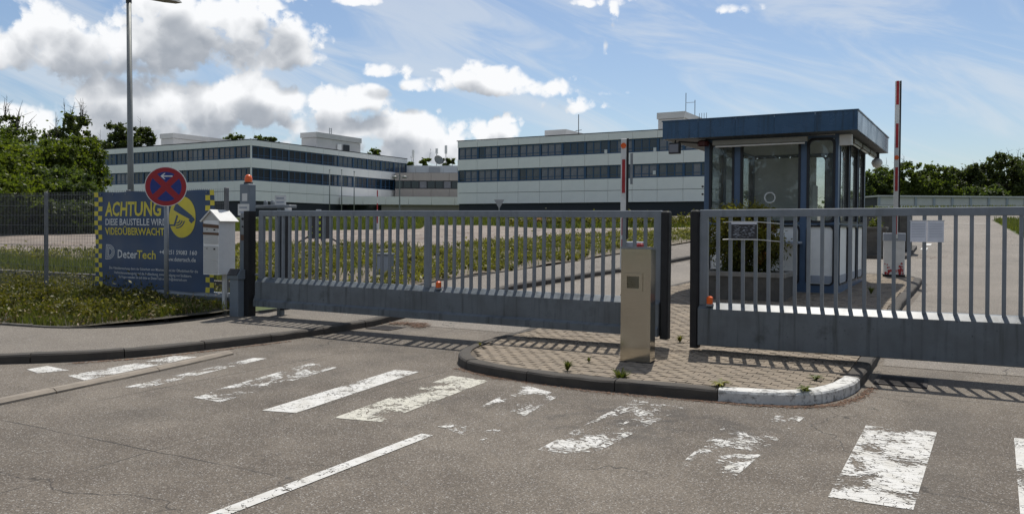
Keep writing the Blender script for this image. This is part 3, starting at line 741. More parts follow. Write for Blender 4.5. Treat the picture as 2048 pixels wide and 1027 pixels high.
# --- left office block
c1 = at_depth(503, 457, 122); c1.z = 0
b1 = thing('office_building', 'white panelled office block with blue window bands, its corner facing the gate', 'building', c1, -TB)
LL, LR = 35.95, 37.7
rows = [('window', 2.2, 5.42), ('panel', 5.45, 6.93), ('panel', 6.95, 8.5), ('window', 8.52, 10.36), ('panel', 10.38, 11.8), ('window', 11.82, 13.62), ('panel', 13.64, 14.5)]
MB().box(-LL+.1, -.1, .18, 18, 0, 14.3).box(-12, -.15, 18, LR-.1, 0, 14.28).build('wall', 'core_dark', b1)
rowsL = rows
facade(b1, (-LL, 0, 0), 0, LL, 10, rows[1:], 3, .25)
facade(b1, (-LL+1.2, 1.2, 0), 0, LL-2.4, 10, rows[:1], 4, .1)
facade(b1, (0, 0, 0), math.pi/2, LR, 10, rows[1:], 5, .62)
facade(b1, (-1.2, 1.2, 0), math.pi/2, LR-2.4, 10, rows[:1], 6, .1)
cor = MB()
cor.box(-LL, 0, .001, 18, 14.3, 14.42).box(-12, -.001, 18, LR, 14.3, 14.42); cor.build('roof', 'roof_box', b1)
cap = MB().box(-LL, .16, -.16, -.02, 14.5, 14.62).box(.0, .17, 0, LR, 14.5, 14.62); cap.build('parapet_cap', 'core_dark', b1)
for za, zb_ in ((8.5, 10.36), (11.8, 13.62)): MB().cyl((-.05, -.05, za), (-.05, -.05, zb_), .12).build('corner_post', 'facade_white', b1)
for za, zb_ in ((5.45, 8.5), (10.38, 11.8), (13.64, 14.5)): MB().box(-.15, .15, -.15, .0, za, zb_).build('corner_panel', 'facade_white', b1)
def loc_on(px, py, c, yy):     # pixel -> local x, z on the plane local y = yy of a building
    d = ray(px, py); k = ((c + BVx*yy - EYE).dot(BVx))/d.dot(BVx); q = EYE + d*k - c; return q.dot(BUx), q.z
def loc_side(px, py, c, xx):
    d = ray(px, py); k = ((c + BUx*xx - EYE).dot(BUx))/d.dot(BUx); q = EYE + d*k - c; return q.dot(BVx), q.z
# roof houses on it
x0, zz = loc_on(322, 268, c1, 8); x1, _ = loc_on(347, 268, c1, 8)
def roof_house(bld, x0, x1, y0, y1, z0, z1, m='roof_box', extra=True):
    t = MB().box(x0, x1, y0, y1, z0, z1-.9).box(x0-.15, x1+.15, y0-.15, y1+.15, z1-.85, z1)
    o = t.build('roof_house', m, bld)
    return o
roof_house(b1, x0, x1, 8, 24, 14.4, zz)
x0, zz = loc_on(603, 266, c1, 15); x1, _ = loc_on(633, 265, c1, 15)
y1, _ = loc_side(721, 280, c1, x1)
rh = roof_house(b1, x0, x1, 15, y1, 14.4, zz)
MB().box(x1+.16, x1+.2, 15+(y1-15)*.58, 15+(y1-15)*.72, zz-2.9, zz-1.5).build('vent_grille', 'core_dark', rh)
MB().box(x1+.16, x1+.2, 15+(y1-15)*.44, 15+(y1-15)*.53, 14.45, zz-1.5).build('door', 'facade_white', rh)
lad = MB()
for dx in (0, .5): lad.cyl((x1-.5, 15+(y1-15)*.33+dx, zz-.5), (x1-.5, 15+(y1-15)*.33+dx, zz+1.1), .05, n=6)
for k in range(4): lad.cyl((x1-.5, 15+(y1-15)*.33, zz+.1+k*.3), (x1-.5, 15+(y1-15)*.33+.5, zz+.1+k*.3), .04, n=6)
lad.build('ladder_rail', 'galv', rh)

# --- right office block
c2 = at_depth(915.3, 457, 122); c2.z = 0
b2 = thing('office_building', 'three storey white panelled office block with blue window bands and antenna masts on its roof', 'building', c2, -TB)
L2 = 38.0
rows2 = [('window', 2.4, 5.15), ('panel', 5.18, 6.76), ('panel', 6.78, 8.36), ('window', 8.38, 10.12), ('panel', 10.14, 11.72), ('window', 11.74, 13.46), ('panel', 13.48, 14.45)]
MB().box(.12, L2-.1, .18, 16, 0, 14.25).build('wall', 'core_dark', b2)
facade(b2, (0, 0, 0), 0, L2, 11, rows2[1:], 11, .7)
facade(b2, (.8, 1.0, 0), 0, L2-1.2, 11, rows2[:1], 12, .15)
facade(b2, (0, 16, 0), -math.pi/2, 15.9, 4, rows2[1:], 13, .3)
facade(b2, (L2, 0, 0), math.pi/2, 15.9, 4, rows2[1:], 14, .3)
MB().box(0, L2, .001, 16, 14.25, 14.36).build('roof', 'roof_box', b2)
MB().box(-.17, L2+.17, -.17, -.02, 14.45, 14.56).box(-.17, 0, 0, 16, 14.45, 14.56).build('parapet_cap', 'core_dark', b2)
x0, zz = loc_on(1092, 261, c2, 7); x1, _ = loc_on(1131, 261, c2, 7)
roof_house(b2, x0, x1, 7, 12.5, 14.3, zz)
ax, _ = loc_on(1157, 268, c2, 10)
an = MB().cyl((ax, 10, 14.3), (ax, 10, loc_on(1157, 229, c2, 10)[1]), .06, n=6)
for dz, hl in ((1.4, .9), (2.0, .5)): an.cyl((ax-hl, 10, 14.3+dz), (ax+hl, 10, 14.3+dz+.1), .045, n=6)
an.build('antenna', 'lamp_dark', b2)
x0, zz = loc_on(1316.5, 226, c2, 4); x1, _ = loc_on(1368, 224, c2, 4)
roof_house(b2, x0, x1, 4, 12, 14.3, zz)
an = MB()
for px, py in ((1372, 186), (1390, 200)):
    ax, az = loc_on(px, py, c2, 9); an.cyl((ax, 9, zz-1), (ax, 9, az), .05, n=6)
an.cyl((ax-1.2, 9, az-.3), (ax, 9, az-.3), .03, n=6)
ax, az = loc_on(1406, 226, c2, 10)
for k in range(4): an.cyl((ax-.5+k*.33, 10, 14.4), (ax-.5+k*.33, 10, az), .035, n=6)
an.build('antenna', 'lamp_dark', b2)
# bright stickers and lamps in windows
for px, py in ((1212, 303), (1310, 299), (1309, 345)):
    ax, az = loc_on(px, py, c2, .1); MB().box(ax-.2, ax+.2, .02, .1, az-.25, az+.25).build('window_notice', 'white_plastic', b2)

# --- low connecting block and the beige block behind
c3 = at_depth(815, 457, 150); c3.z = 0
b3 = thing('connecting_building', 'beige two storey block between the white offices with dish and aerials on its roof', 'building', c3, -math.radians(4))
def l3(px, py, yy=0.0):
    a = math.radians(4); bx = Vector((math.cos(a), -math.sin(a), 0)); by = Vector((math.sin(a), math.cos(a), 0))
    d = ray(px, py); k = ((c3+by*yy-EYE).dot(by))/d.dot(by); q = EYE+d*k-c3; return q.dot(bx), q.z
xa, xb = l3(790, 350)[0], l3(935, 350)[0]
z_ = lambda py, yy=0.0: l3(850, py, yy)[1]
MB().box(xa, xb, .2, 14, 0, z_(345)).build('wall', 'core_dark', b3)
n3 = 4; w3 = (xb-xa)/n3
for i in range(n3):
    for (p0, p1) in ((361, 345.5), (394, 377.5)):
        MB().box(xa+w3*i+.02, xa+w3*(i+1)-.02, 0, .2, z_(p0), z_(p1)).build('panel', 'facade_beige', b3)
nw = 9; ww = (xb-xa)/nw
for i in range(nw):
    f = MB().frame_xz([(xa+ww*i, z_(377.2)), (xa+ww*(i+1), z_(377.2)), (xa+ww*(i+1), z_(361.2)), (xa+ww*i, z_(361.2))], [(xa+ww*i+.1, z_(377.2)+.12), (xa+ww*(i+1)-.1, z_(377.2)+.12), (xa+ww*(i+1)-.1, z_(361.2)-.12), (xa+ww*i+.1, z_(361.2)-.12)], .05, .19).build('window', 'core_dark', b3)
    MB().box(xa+ww*i+.1, xa+ww*(i+1)-.1, .12, .17, z_(377.2)+.1, z_(361.2)-.1).build('pane', 'pane_blind' if i in (3, 6) else 'pane', f)
up = MB(); 
for i in range(5): up.box(xa+i*(xb-xa)/5+.02, xa+(i+1)*(xb-xa)/5-.02, 6, 13, z_(346), z_(331, 6))
up.build('upper_storey', 'facade_white', b3)
xx = l3(869, 338, 5.8)[0]; MB().box(xx-1.0, xx+1.0, 5.6, 6, z_(346), z_(333, 5.8)).build('roof_cabinet', 'roof_box', b3)
for px, py in ((826.5, 300), (873.5, 297), (892, 291)):
    x, z = l3(px, py, 9); a_ = MB().cyl((x, 9, z_(333, 9)), (x, 9, z-.2), .06, n=6).build('aerial_mast', 'lamp_dark', b3)
    MB().box(x-.22, x+.22, 8.8, 9.2, z-1.6 if px != 873.5 else z-1.0, z).build('aerial', 'white_plastic', b3)
x, z = l3(876, 322, 8)
di = MB(); di.lathe([(0, .0), (.5, .08), (.85, .25), (1.0, .42), (1.02, .42), (.86, .2), (.5, .02), (0, -.06)], n=18)
o = di.build('satellite_dish', 'lamp_metal', b3, True); o.location = (x, 8, z); o.rotation_euler = (math.radians(65), 0, math.radians(40))
# entrance wing with long white fascia
c4 = at_depth(680, 457, 138); c4.z = 0
b4 = thing('entrance_wing', 'single storey entrance wing with a long white fascia and beige wall under it', 'building', c4, -math.radians(2.5))
def l4(px, py, yy=0.0):
    a = math.radians(2.5); bx = Vector((math.cos(a), -math.sin(a), 0)); by = Vector((math.sin(a), math.cos(a), 0))
    d = ray(px, py); k = ((c4+by*yy-EYE).dot(by))/d.dot(by); q = EYE+d*k-c4; return q.dot(bx), q.z
L4 = l4(955, 400)[0]; zt4, zb4 = l4(800, 393)[1], l4(800, 409)[1]
nf = 6
for i in range(nf): MB().box(L4*i/nf+.02, L4*(i+1)/nf-.02, 0, .3, zb4, zt4).build('fascia_panel', 'facade_white', b4)
MB().box(0, L4, .3, 9, zb4+.05, zt4-.1).build('roof', 'roof_box', b4)
xm = l4(760, 415)[0]
MB().box(xm, L4, 1.2, 8, 1.5, zb4+.05).build('wall', 'facade_beige', b4)
MB().box(.3, xm, 2.5, 8, 1.5, zb4+.05).build('glazing', 'pane', b4)

# --- low building on the right
c5 = at_depth(1757, 457, 106); c5.z = 0
b5 = thing('low_building', 'long low flat roofed hall with grey parapet panels beyond the right lane', 'building', c5, math.radians(1.5))
a5 = math.radians(-1.5); bx5 = Vector((math.cos(a5), -math.sin(a5), 0)); by5 = Vector((math.sin(a5), math.cos(a5), 0))
def l5(px, py, yy=0.0):
    d = ray(px, py); k = ((c5+by5*yy-EYE).dot(by5))/d.dot(by5); q = EYE+d*k-c5; return q.dot(bx5), q.z
ztop, zpar, zgr = l5(1900, 393)[1], l5(1900, 411)[1], 2.6
L5 = 46.0
MB().box(0, L5, .5, 14, 2, ztop-.1).build('wall', 'core_dark', b5)
wv5 = 2.4; n5 = int(L5/wv5)
pm = MB().box(.03, wv5-.03, 0, .5, zpar, ztop-.14).mesh('parapet_panel', 'roof_box'); bm5 = MB().box(-.14, .14, -.12, -.001, zpar-.1, ztop-.02).mesh('bracket', 'booth_grey')
fm5 = MB().frame_xz([(0, zgr), (wv5, zgr), (wv5, zpar-.06), (0, zpar-.06)], [(.25, zgr+.9), (wv5-.25, zgr+.9), (wv5-.25, zpar-.3), (.25, zpar-.3)], .1, .45).mesh('window', 'facade_white')
pn5 = MB().box(.2, wv5-.2, .3, .36, zgr+.85, zpar-.25).mesh('pane', 'pane'); sk5 = MB().box(.25, wv5-.25, .06, .1, zgr+.2, zgr+.7).mesh('panel', 'sign_blue')
for i in range(n5):
    link('parapet_panel', pm, b5, (i*wv5, 0, 0)); link('bracket', bm5, b5, (i*wv5, 0, 0))
    wd = link('window', fm5, b5, (i*wv5, 0, 0)); link('pane', pn5, wd)
    if i in (1, 2, 3, 4): link('spandrel', sk5, wd)
MB().box(-.3, L5, -.3, 14.3, ztop-.1, ztop+.1).build('roof', 'roof_box', b5)
MB().box(-.25, L5, -.1, .5, zpar-.3, zpar-.08).build('lintel', 'facade_white', b5)

# ================================================================== TREES
def leaf_cloud(rg, centers, radii, per, size, flat=.55, lobes=True):
    n = len(centers)*per
    c = np.repeat(np.array(centers), per, 0); r = np.repeat(np.array(radii), per)[:, None]
    d = rg.normal(size=(n, 3)); d /= np.linalg.norm(d, axis=1, keepdims=True)
    rad = np.abs(rg.normal(.0, .62, (n, 1)))
    p = c + d*rad*r*np.array([1, 1, .8])
    a = rg.normal(size=(n, 3)) + d*.5; a /= np.linalg.norm(a, axis=1, keepdims=True)
    t = np.cross(a, rg.normal(size=(n, 3))); t /= np.linalg.norm(t, axis=1, keepdims=True); b = np.cross(a, t)
    s = size*(.6+.8*rg.random((n, 1)))
    P = np.stack([p+t*s, p+b*s*flat, p-t*s, p-b*s*flat], 1)
    tint = np.clip(rg.normal(.42, .24, n) + np.repeat(rg.normal(0, .16, len(centers)), per), 0, 1)
    return P, tint
def make_tree(seed, h, spread, m, per=90, size=.3, clumps=70, lo=.22, bare=0.0, twigs=0):
    rg = np.random.default_rng(seed); rd = random.Random(seed)
    zc, rz_ = h*(lo+1)/2, h*(1-lo)/2; off = Vector((seed*.37 % 50, seed*.71 % 50, 0)); cen = []; rad = []
    while len(cen) < clumps:
        d = Vector((rd.gauss(0, 1), rd.gauss(0, 1), rd.gauss(0, 1))).normalized()
        k = (.25+.75*rd.random()**.4)*(.86+.55*mnoise.noise(d*1.7+off))
        if d.z < -.3: k *= .85
        p = Vector((d.x*spread*k, d.y*spread*k, zc+d.z*rz_*k))
        if mnoise.noise(p*(2.2/max(2, spread))+off) < -.32+bare: continue
        cen.append(p); rad.append(spread*rd.uniform(.10, .24))
    top = sorted(c.z+r*.6 for c, r in zip(cen, rad))[-5]; bot = h*lo*.6
    for c in cen: c.z = min(h*.985, bot+(c.z-bot)*(h-bot)/(top-bot))
    P, tint = leaf_cloud(rg, [tuple(c) for c in cen], rad, per, size)
    tr = MB(); r0_ = h*.02
    pts = [Vector((0, 0, -.4))]
    for k in range(1, 7): pts.append(Vector((rd.uniform(-.12, .12), rd.uniform(-.12, .12), h*.8*k/6)))
    for k in range(6): tr.cyl(pts[k], pts[k+1], r0_*(1-k/6.6), r0_*(1-(k+1)/6.6), n=7, caps=False)
    for c in cen[:34]:
        z0_ = min(h*.78, max(h*lo*.8, c.z-math.hypot(c.x, c.y)*.7)); b0 = Vector((0, 0, z0_)); mid = b0.lerp(c, .5)+Vector((0, 0, -.04*h))
        rr_ = r0_*.4*(1.05-z0_/h); tr.cyl(b0, mid, rr_, rr_*.6, n=5, caps=False); tr.cyl(mid, c, rr_*.6, .015, n=4, caps=False)
    for k in range(twigs):
        c = max(rd.sample(cen, 6), key=lambda q: q.z); t = c+Vector((rd.gauss(0, .12)*spread, rd.gauss(0, .12)*spread, rd.uniform(.1, .22)*h)); tr.cyl(c, t, .05, .012, n=4, caps=False)
        for q in range(3):
            b0 = c.lerp(t, rd.uniform(.3, .9)); tr.cyl(b0, b0+Vector((rd.gauss(0, .5), rd.gauss(0, .5), rd.uniform(.2, .8))), .025, .008, n=4, caps=False)
    return tr.mesh('trunk', 'bark'), quads('crown', P, tint, m)
PROTO = {}
def tree(kind, px, dist, py_top, wpx, label, m, group, bare=0.0, per=90, size=.3, clumps=95, seed=None, lo=.2, zb=None, twigs=0):
    p = at_depth(px, 457, dist); p.z = zt(p.dot(CV)) - .1 if zb is None else zb
    ztop_ = (EYE + ray(px, py_top)*dist).z; h = ztop_-p.z; spread = wpx/F*dist/2
    tm, cm = make_tree(seed or int(abs(px)*3+dist), h, spread, m, per, size, clumps, lo, bare, twigs)
    t = thing(kind, label, 'tree', p, random.uniform(0, 6.28), group)
    link('trunk', tm, t); link('crown', cm, t); return t
gl = 'trees at the edge of the left lawn'
for a in [(15, 80, 258, 200, 'dark leafy tree behind the mesh fence with sparse upright twigs on top', 'leaf_oak', 10), (-75, 70, 250, 230, 'broad tree half outside the frame at the end of the fence', 'leaf_oak', 0),
          (98, 86, 280, 130, 'round topped green tree between the two tallest trees at the fence', 'leaf_oak', 8), (-5, 62, 296, 210, 'lower dense shrubby tree overhanging the mesh fence', 'leaf_bright', 0),
          (62, 66, 338, 170, 'dark green bushy tree low behind the fence post', 'leaf_oak', 0), (112, 70, 286, 130, 'yellow green bushy tree beside the tall bright green one', 'leaf_bright', 0),
          (165, 74, 278, 116, 'tall bright green tree nearest to the white office facade', 'leaf_bright', 0), (140, 64, 340, 150, 'low dark green tree in front of the bright green pair', 'leaf_blue', 0), (20, 58, 350, 150, 'low leafy bush tree at the far end of the mesh fence', 'leaf_bright', 0)]:
    tree('broadleaf_tree', a[0], a[1], a[2], a[3], a[4], a[5], gl, per=150, size=.145, clumps=190, lo=.04, twigs=a[6])
tree('copper_beech', 138, 105, 236, 118, 'dark tree with bare upright branch tips above the green canopy', 'leaf_dark', gl, per=80, size=.26, clumps=110, lo=.3, bare=.12, twigs=14)
tree('bare_topped_tree', 6, 98, 232, 100, 'thin leaved tree with open twigs rising highest behind the canopy', 'leaf_dark', gl, bare=.25, per=42, size=.24, clumps=80, lo=.4, twigs=16)
gb = 'trees showing above the office roofs'
tree('roadside_tree', 238, 168, 250, 70, 'oak crown rising behind the office roof beside the lamp post', 'leaf_dark', gb, per=120, size=.28, clumps=110, lo=.25, twigs=1)
tree('roadside_tree', 283, 172, 257, 60, 'oak crown rising behind the office roof just right of the lamp post', 'leaf_dark', gb, per=120, size=.28, clumps=110, lo=.25, twigs=1)
tr_ = 'treetop peeping over the roof edge near the corner of the left office'; ta_ = 'small treetop behind the aerials on the beige block'
for px, py, w, lb in ((205, 283, 60, 'treetop between the green canopy and the left office roof'), (478, 272, 70, tr_), (520, 274, 50, tr_), (548, 276, 34, tr_), (748, 300, 44, 'treetop above the low end of the left office roof'), (850, 318, 34, ta_), (895, 318, 30, ta_), (818, 325, 24, ta_)):
    tree('distant_tree', px, 185, py, w, lb, 'leaf_oak', gb, per=90, size=.3, clumps=90, lo=.25, twigs=1)
# far-off wood closing the horizon behind the offices
rd = random.Random(77); wc = []; wr_ = []
for i in range(520):
    a = math.radians(rd.uniform(-60, 60)); dd = rd.uniform(215, 245); wc.append((math.sin(a)*dd, math.cos(a)*dd, 4+rd.uniform(0, 1)**.7*7)); wr_.append(rd.uniform(2.2, 3.6))
P, t_ = leaf_cloud(np.random.default_rng(78), wc, wr_, 60, .7)
tag(link('far_wood', quads('far_wood', P, t_, 'leaf_oak')), 'far off line of woodland closing the horizon behind the offices', 'wood', kind='stuff')
gr = 'trees behind the long low hall'
specs = [(1740, 150, 345, 90, 'leaf_blue'), (1790, 150, 352, 70, 'leaf_bright'), (1825, 140, 326, 76, 'leaf_oak'), (1868, 138, 332, 90, 'leaf_oak'), (1905, 150, 340, 70, 'leaf_bright'), (1945, 140, 330, 84, 'leaf_dark'), (1975, 150, 338, 60, 'leaf_oak'), (2012, 138, 309, 92, 'leaf_dark'), (2048, 142, 322, 80, 'leaf_oak'), (1960, 130, 376, 60, 'leaf_blue'), (1990, 131, 372, 54, 'leaf_blue'), (2085, 140, 315, 90, 'leaf_oak'), (1768, 160, 336, 60, 'leaf_oak'), (1848, 160, 342, 60, 'leaf_dark')]
labs = ['grey green tree beside the booth wall, behind the low hall', 'yellow green tree behind the raised boom of the rusty barrier', 'bushy mid green tree just past the raised boom, behind the hall', 'broad mid green tree behind the hall, next to a pale one',
        'pale yellow green tree in the middle of the row behind the hall', 'dark rounded tree next to the pale one behind the hall', 'narrow green tree between two dark trees behind the hall', 'tallest dark tree rising above the row behind the hall',
        'green tree just past the tallest dark one behind the hall', 'low grey green tree at the parapet of the long low hall', 'low grey green tree at the parapet of the long low hall', 'leafy tree ending the row behind the hall', 'green tree set back, filling a gap in the row behind the hall', 'green tree set back, filling a gap in the row behind the hall']
for (px, d, py, w, mm), lb in zip(specs, labs): tree('woodland_tree', px, d, py, w, lb, mm, gr, per=75, size=.26, clumps=160, lo=.06, twigs=3)
for k in range(9):  # unseen trees added behind the camera to darken reflections in steel and glass
    px_ = -80+k*20+random.uniform(-3, 3); yy = -48+random.uniform(-6, 4)
    hh = random.uniform(11, 15); tm, cm = make_tree(900+k, hh, random.uniform(6.5, 8.5), 'leaf_dark', 60, .6, 80, .05)
    t = thing('added_reflection_tree', 'dark unseen tree added opposite the gates for reflections', 'tree', (px_, yy, -.1), 0, 'unseen trees added for reflections'); link('trunk', tm, t); link('crown', cm, t)
# dark hedge under the left trees
hc = []; hr = []
rd = random.Random(5)
for i in range(330):
    px = rd.uniform(-150, 205); p = at_depth(px, 457, rd.uniform(58, 63)); hc.append((p.x, p.y, zt(p.dot(CV))+rd.uniform(.2, 2.2))); hr.append(rd.uniform(.5, .9))
P, t_ = leaf_cloud(np.random.default_rng(8), hc, hr, 70, .16)
tag(link('hedge', quads('hedge', P, t_*.6, 'leaf_dark')), 'dark dense hedge under the trees behind the plaza', 'hedge')

# ================================================================== GATES
VG = 9.919
def gate(name, label, u0, length, tilt, z0, beam, ztop, bars, mid=None, lamp=None, ends=True, strip=None):
    """local origin: lower left of the front face of the beam"""
    g = thing(name, label, 'gate', W(u0, VG, z0)); g.rotation_euler = (0, tilt, -TH)
    MB().yz([(y, z) for y, z in beam], 0, length).build('beam', 'gate_beam', g)
    zb = max(z for y, z in beam)
    MB().bbox(0, length, .07, .13, ztop-.09, ztop, .008).build('top_rail', 'gate_grey', g)
    bar = MB().box(-.0195, .0195, .08, .12, zb-.03, ztop-.088).mesh('bar', 'gate_grey')
    for x in bars: link('bar', bar, g, (x, 0, 0))
    post = MB().box(-.05, .05, .07, .13, zb-.03, ztop-.088).mesh('end_post', 'gate_grey')
    for x in ((.05, length-.05) if ends else (.05,)): link('end_post', post, g, (x, 0, 0))
    if mid: MB().box(mid-.05, mid+.05, .07, .13, zb-.03, ztop-.088).build('middle_post', 'gate_grey', g)
    if strip:
        sx0, sx1, sz0, sz1 = strip; MB().bbox(sx0, sx1, .02, .16, sz0, sz1, .02).build('rubber_edge', 'rubber', g)
    for x in (lamp or []):
        la = MB().bbox(x-.04, x+.04, .0, .075, zb-.035, zb-.008, .006).build('warning_lamp', 'galv', g)
        MB().bbox(x-.035, x+.035, .0, .07, zb-.008, zb+.085, .016).build('lens', 'orange_lens', la)
    return g
bL = [(-.045, 0), (-.045, .095), (.0, .125), (0, .405), (.10, .475), (.15, .475), (.22, .405), (.22, 0)]
barsL = [(-6.68-.1443*k)+10.236 for k in range(3, 25)] + [(-6.68+.1443*k)+10.236 for k in range(0, 24)]
barsL = [x for x in barsL if .12 < x < 6.85]
gl_ = gate('sliding_gate', 'long grey sliding gate closed across the entry lane beside the mailbox', -10.236, 6.95, .0042, .285, bL, 1.585, barsL, mid=3.385, lamp=[3.62], strip=(6.955, 7.06, -.03, 1.58))
MB().yz([(.1, .03), (.07, .1), (.1, .17), (.2, .17), (.2, .03)], -3.6, -.02).build('tail_beam', 'gate_grey', gl_)
MB().box(-3.6, 0, .1, .14, .5, .53).build('tail_rail', 'gate_grey', gl_)
bR = [(0, .008), (.012, 0), (.24, 0), (.24, .44), (.17, .52), (.10, .52), (0, .452)]
barsR = [(-2.563+.1503*k)+2.784 for k in range(0, 40)]
gate('sliding_gate', 'grey sliding gate with deep beam closed across the exit lane below the booth', -2.784, 6.2, -.0055, .186, bR, 1.662, [x for x in barsR if x < 6.0], lamp=[.14], strip=(-.11, -.005, -.04, 1.66))

# notices hung on the right gate
nt_ = thing('notice_sleeve', 'grey printed notice in a clear sleeve strapped to the right gate bars', 'notice', W(-2.25, VG+.062, 1.6))
MB().box(-.15, .15, -.006, 0, -.115, .1).build('print', 'print_dark', nt_)
MB().box(-.15, .15, -.012, -.0065, .07, .1).build('heading', 'paper', nt_)
for z in (.1, -.11):
    st = MB(); st.box(-.155, .155, -.014, -.0125, z-.006, z+.006)
    st.cyl((.15, -.0135, z), (.42, -.03, z-.02), .005, n=5); st.cyl((-.15, -.0135, z), (-.25, -.02, z-.005), .005, n=5)
    st.build('strap', 'white_plastic', nt_)
random.seed(11)
pr_ = MB()
for k in range(70):
    x = random.uniform(-.12, .12); z = random.uniform(-.09, .055); pr_.box(x-.012, x+.012, -.0072, -.0065, z-.002, z+.002)
pr_.build('printed_lines', 'booth_grey', nt_)
n2 = thing('paper_notice', 'pale white paper notice in plastic taped to the right gate bars', 'notice', W(-.29, VG+.062, 1.6))
for s_ in (-1, 1):
    MB().box(min(0, s_*.165)+.002, max(0, s_*.165)-.002, -.006, 0, -.115, .115).build('sheet', 'paper', n2)
    pl_ = MB()
    for k in range(9): pl_.box(s_*.085-.065, s_*.085+.065, -.0072, -.0062, .08-k*.018, .084-k*.018)
    pl_.build('printed_lines', 'booth_grey', n2)
MB().box(-.17, .17, -.009, -.0075, .112, .122).build('tape', 'white_plastic', n2)

# ------------------------------------------------------------------ gate pillar, guide frame, key pedestal
gpst = thing('gate_pillar', 'grey steel gate pillar topped by an orange beacon', 'gate post', W(-10.56, 10.0, .1))
MB().bbox(-.125, .1, 0, .16, 0, 2.22, .012).build('pillar', 'post_grey', gpst)
MB().box(-.06, .06, -.003, -.0005, 1.93, 2.06).build('sticker', 'white_plastic', gpst)
MB().box(.105, .215, -.12, .04, 0, 1.76).build('rubber_edge', 'rubber', gpst)
kb = MB().bbox(-.0, .125, -.1, -.002, 1.37, 1.73, .01).build('key_box', 'galv', gpst)
MB().cyl((.06, -.101, 1.63), (.06, -.112, 1.63), .022).cyl((.06, -.101, 1.5), (.06, -.11, 1.5), .015).build('key_switch', 'iron', kb)
MB().box(.0, .11, -.09, -.002, 1.27, 1.365).build('sticker_box', 'tape_brown', gpst)
MB().box(.02, .09, -.012, -.002, .96, 1.26).build('switch_plate', 'galv', gpst)
bc = MB().lathe([(.001, 0), (.075, 0), (.075, .03), (.07, .035)], (-.02, .1, 2.22), 14).build('beacon_base', 'black_plastic', gpst)
MB().lathe([(.062, .0), (.064, .06), (.052, .105), (.025, .125), (.001, .13)], (-.02, .1, 2.255), 16).build('beacon', 'orange_lens', gpst, True)
sg = thing('gate_plate', 'small white sign plate on the grey gate pillar', 'sign', W(-10.52, 9.93, 1.885))
MB().box(-.125, .125, 0, .015, -.095, .095).build('plate', 'white_plastic', sg)
for i in range(2): MB().box(-.09, .09, -.002, -.0005, .02-i*.075, .05-i*.075).build('printed_line', 'booth_grey', sg)
sg['label'] = 'small white sign plate with two printed lines on the grey gate pillar'
gf = thing('gate_guide_frame', 'steel roller guide frame with black edge just inside the left gate', 'gate frame', W(-10.3, 10.32, .1))
MB().bbox(.15, .25, 0, .1, 0, 1.82, .01).build('guide_post', 'post_grey', gf)
MB().box(.255, .34, -.02, .12, .1, 1.76).build('rubber_edge', 'rubber', gf)
MB().bbox(-.3, .5, -.05, .12, 1.82, 1.87, .01).build('cross_bar', 'galv', gf)
for x in (-.13, .03): MB().lathe([(.035, 0), (.035, .05), (.02, .08), (.001, .085)], (x, .03, 1.87), 10).build('roller', 'galv', gf)
kp = thing('key_post', 'pale post with key switch and notice just inside the left gate', 'post', W(-10.78, 11.2, .1))
MB().bbox(-.05, .05, 0, .1, 0, 1.85, .01).build('post', 'white_paint', kp)
MB().bbox(-.2, -.06, -.03, .1, 1.05, 1.5, .01).build('switch_box', 'galv', kp)
MB().bbox(-.07, .08, -.06, -.005, .98, 1.75, .01).build('door_box', 'galv', kp)
MB().box(-.05, .06, -.067, -.061, 1.05, 1.25).build('notice', 'paper', kp)
MB().bbox(-.15, .1, -.12, -.01, .2, .45, .01).build('socket_box', 'galv', kp)
sg2 = thing('gate_plate', 'small white sign plate standing on the cross bar of the guide frame', 'sign', W(-10.05, 10.3, 2.06))
MB().box(-.12, .12, 0, .015, -.09, .07).build('plate', 'white_plastic', sg2)
for i in range(2): MB().box(-.085, .085, -.002, -.0005, .01-i*.065, .035-i*.065).build('printed_line', 'booth_grey', sg2)
MB().box(-.02, .02, .002, .014, -.1, -.09).build('foot', 'galv', sg2)
kpd = thing('switch_pedestal', 'short grey pedestal with a slanted dark switch head beside the gate pillar', 'pedestal', W(-10.55, 9.75, .11))
MB().bbox(-.1, .1, 0, .14, 0, .62, .01).build('pedestal', 'post_grey', kpd)
MB().yz([(-.02, .62), (.17, .62), (.17, .78), (.04, .78), (-.03, .68)], -.13, .13).build('head', 'post_grey', kpd)
MB().yz([(-.035, .682), (.036, .783), (.03, .79), (-.042, .69)], -.11, .11).build('keypad', 'black_plastic', kpd)

# ------------------------------------------------------------------ mesh fence
fence = thing('mesh_fence', 'grey welded mesh fence on posts along the grass verge', 'fence', W(-10.72, 10.02, .1))
posts = [-.35, -2.92, -5.46, -7.98, -10.5, -13.0]
for x in posts: MB().bbox(x-.035, x+.035, .02, .08, -.1, 2.17, .006).build('post', 'fence_grey', fence)
for i in range(len(posts)-1):
    wr = MB(); xa, xb = posts[i+1], posts[i]; n = int(round((xb-xa)/.05))
    for k in range(n+1):
        x = xa+(xb-xa)*k/n; wr.add([(x-.0025, .0, .08), (x+.0025, 0, .08), (x, .005, .08), (x-.0025, 0, 2.16), (x+.0025, 0, 2.16), (x, .005, 2.16)], [(0, 1, 4, 3), (1, 2, 5, 4), (2, 0, 3, 5)])
    for k in range(11):
        z = .1+k*.2
        for y in (-.005, .008): wr.add([(xa, y-.002, z-.003), (xa, y-.002, z+.003), (xa, y+.003, z), (xb, y-.002, z-.003), (xb, y-.002, z+.003), (xb, y+.003, z)], [(0, 1, 4, 3), (1, 2, 5, 4), (2, 0, 3, 5)])
    wr.build('mesh_panel', 'fence_grey', fence)

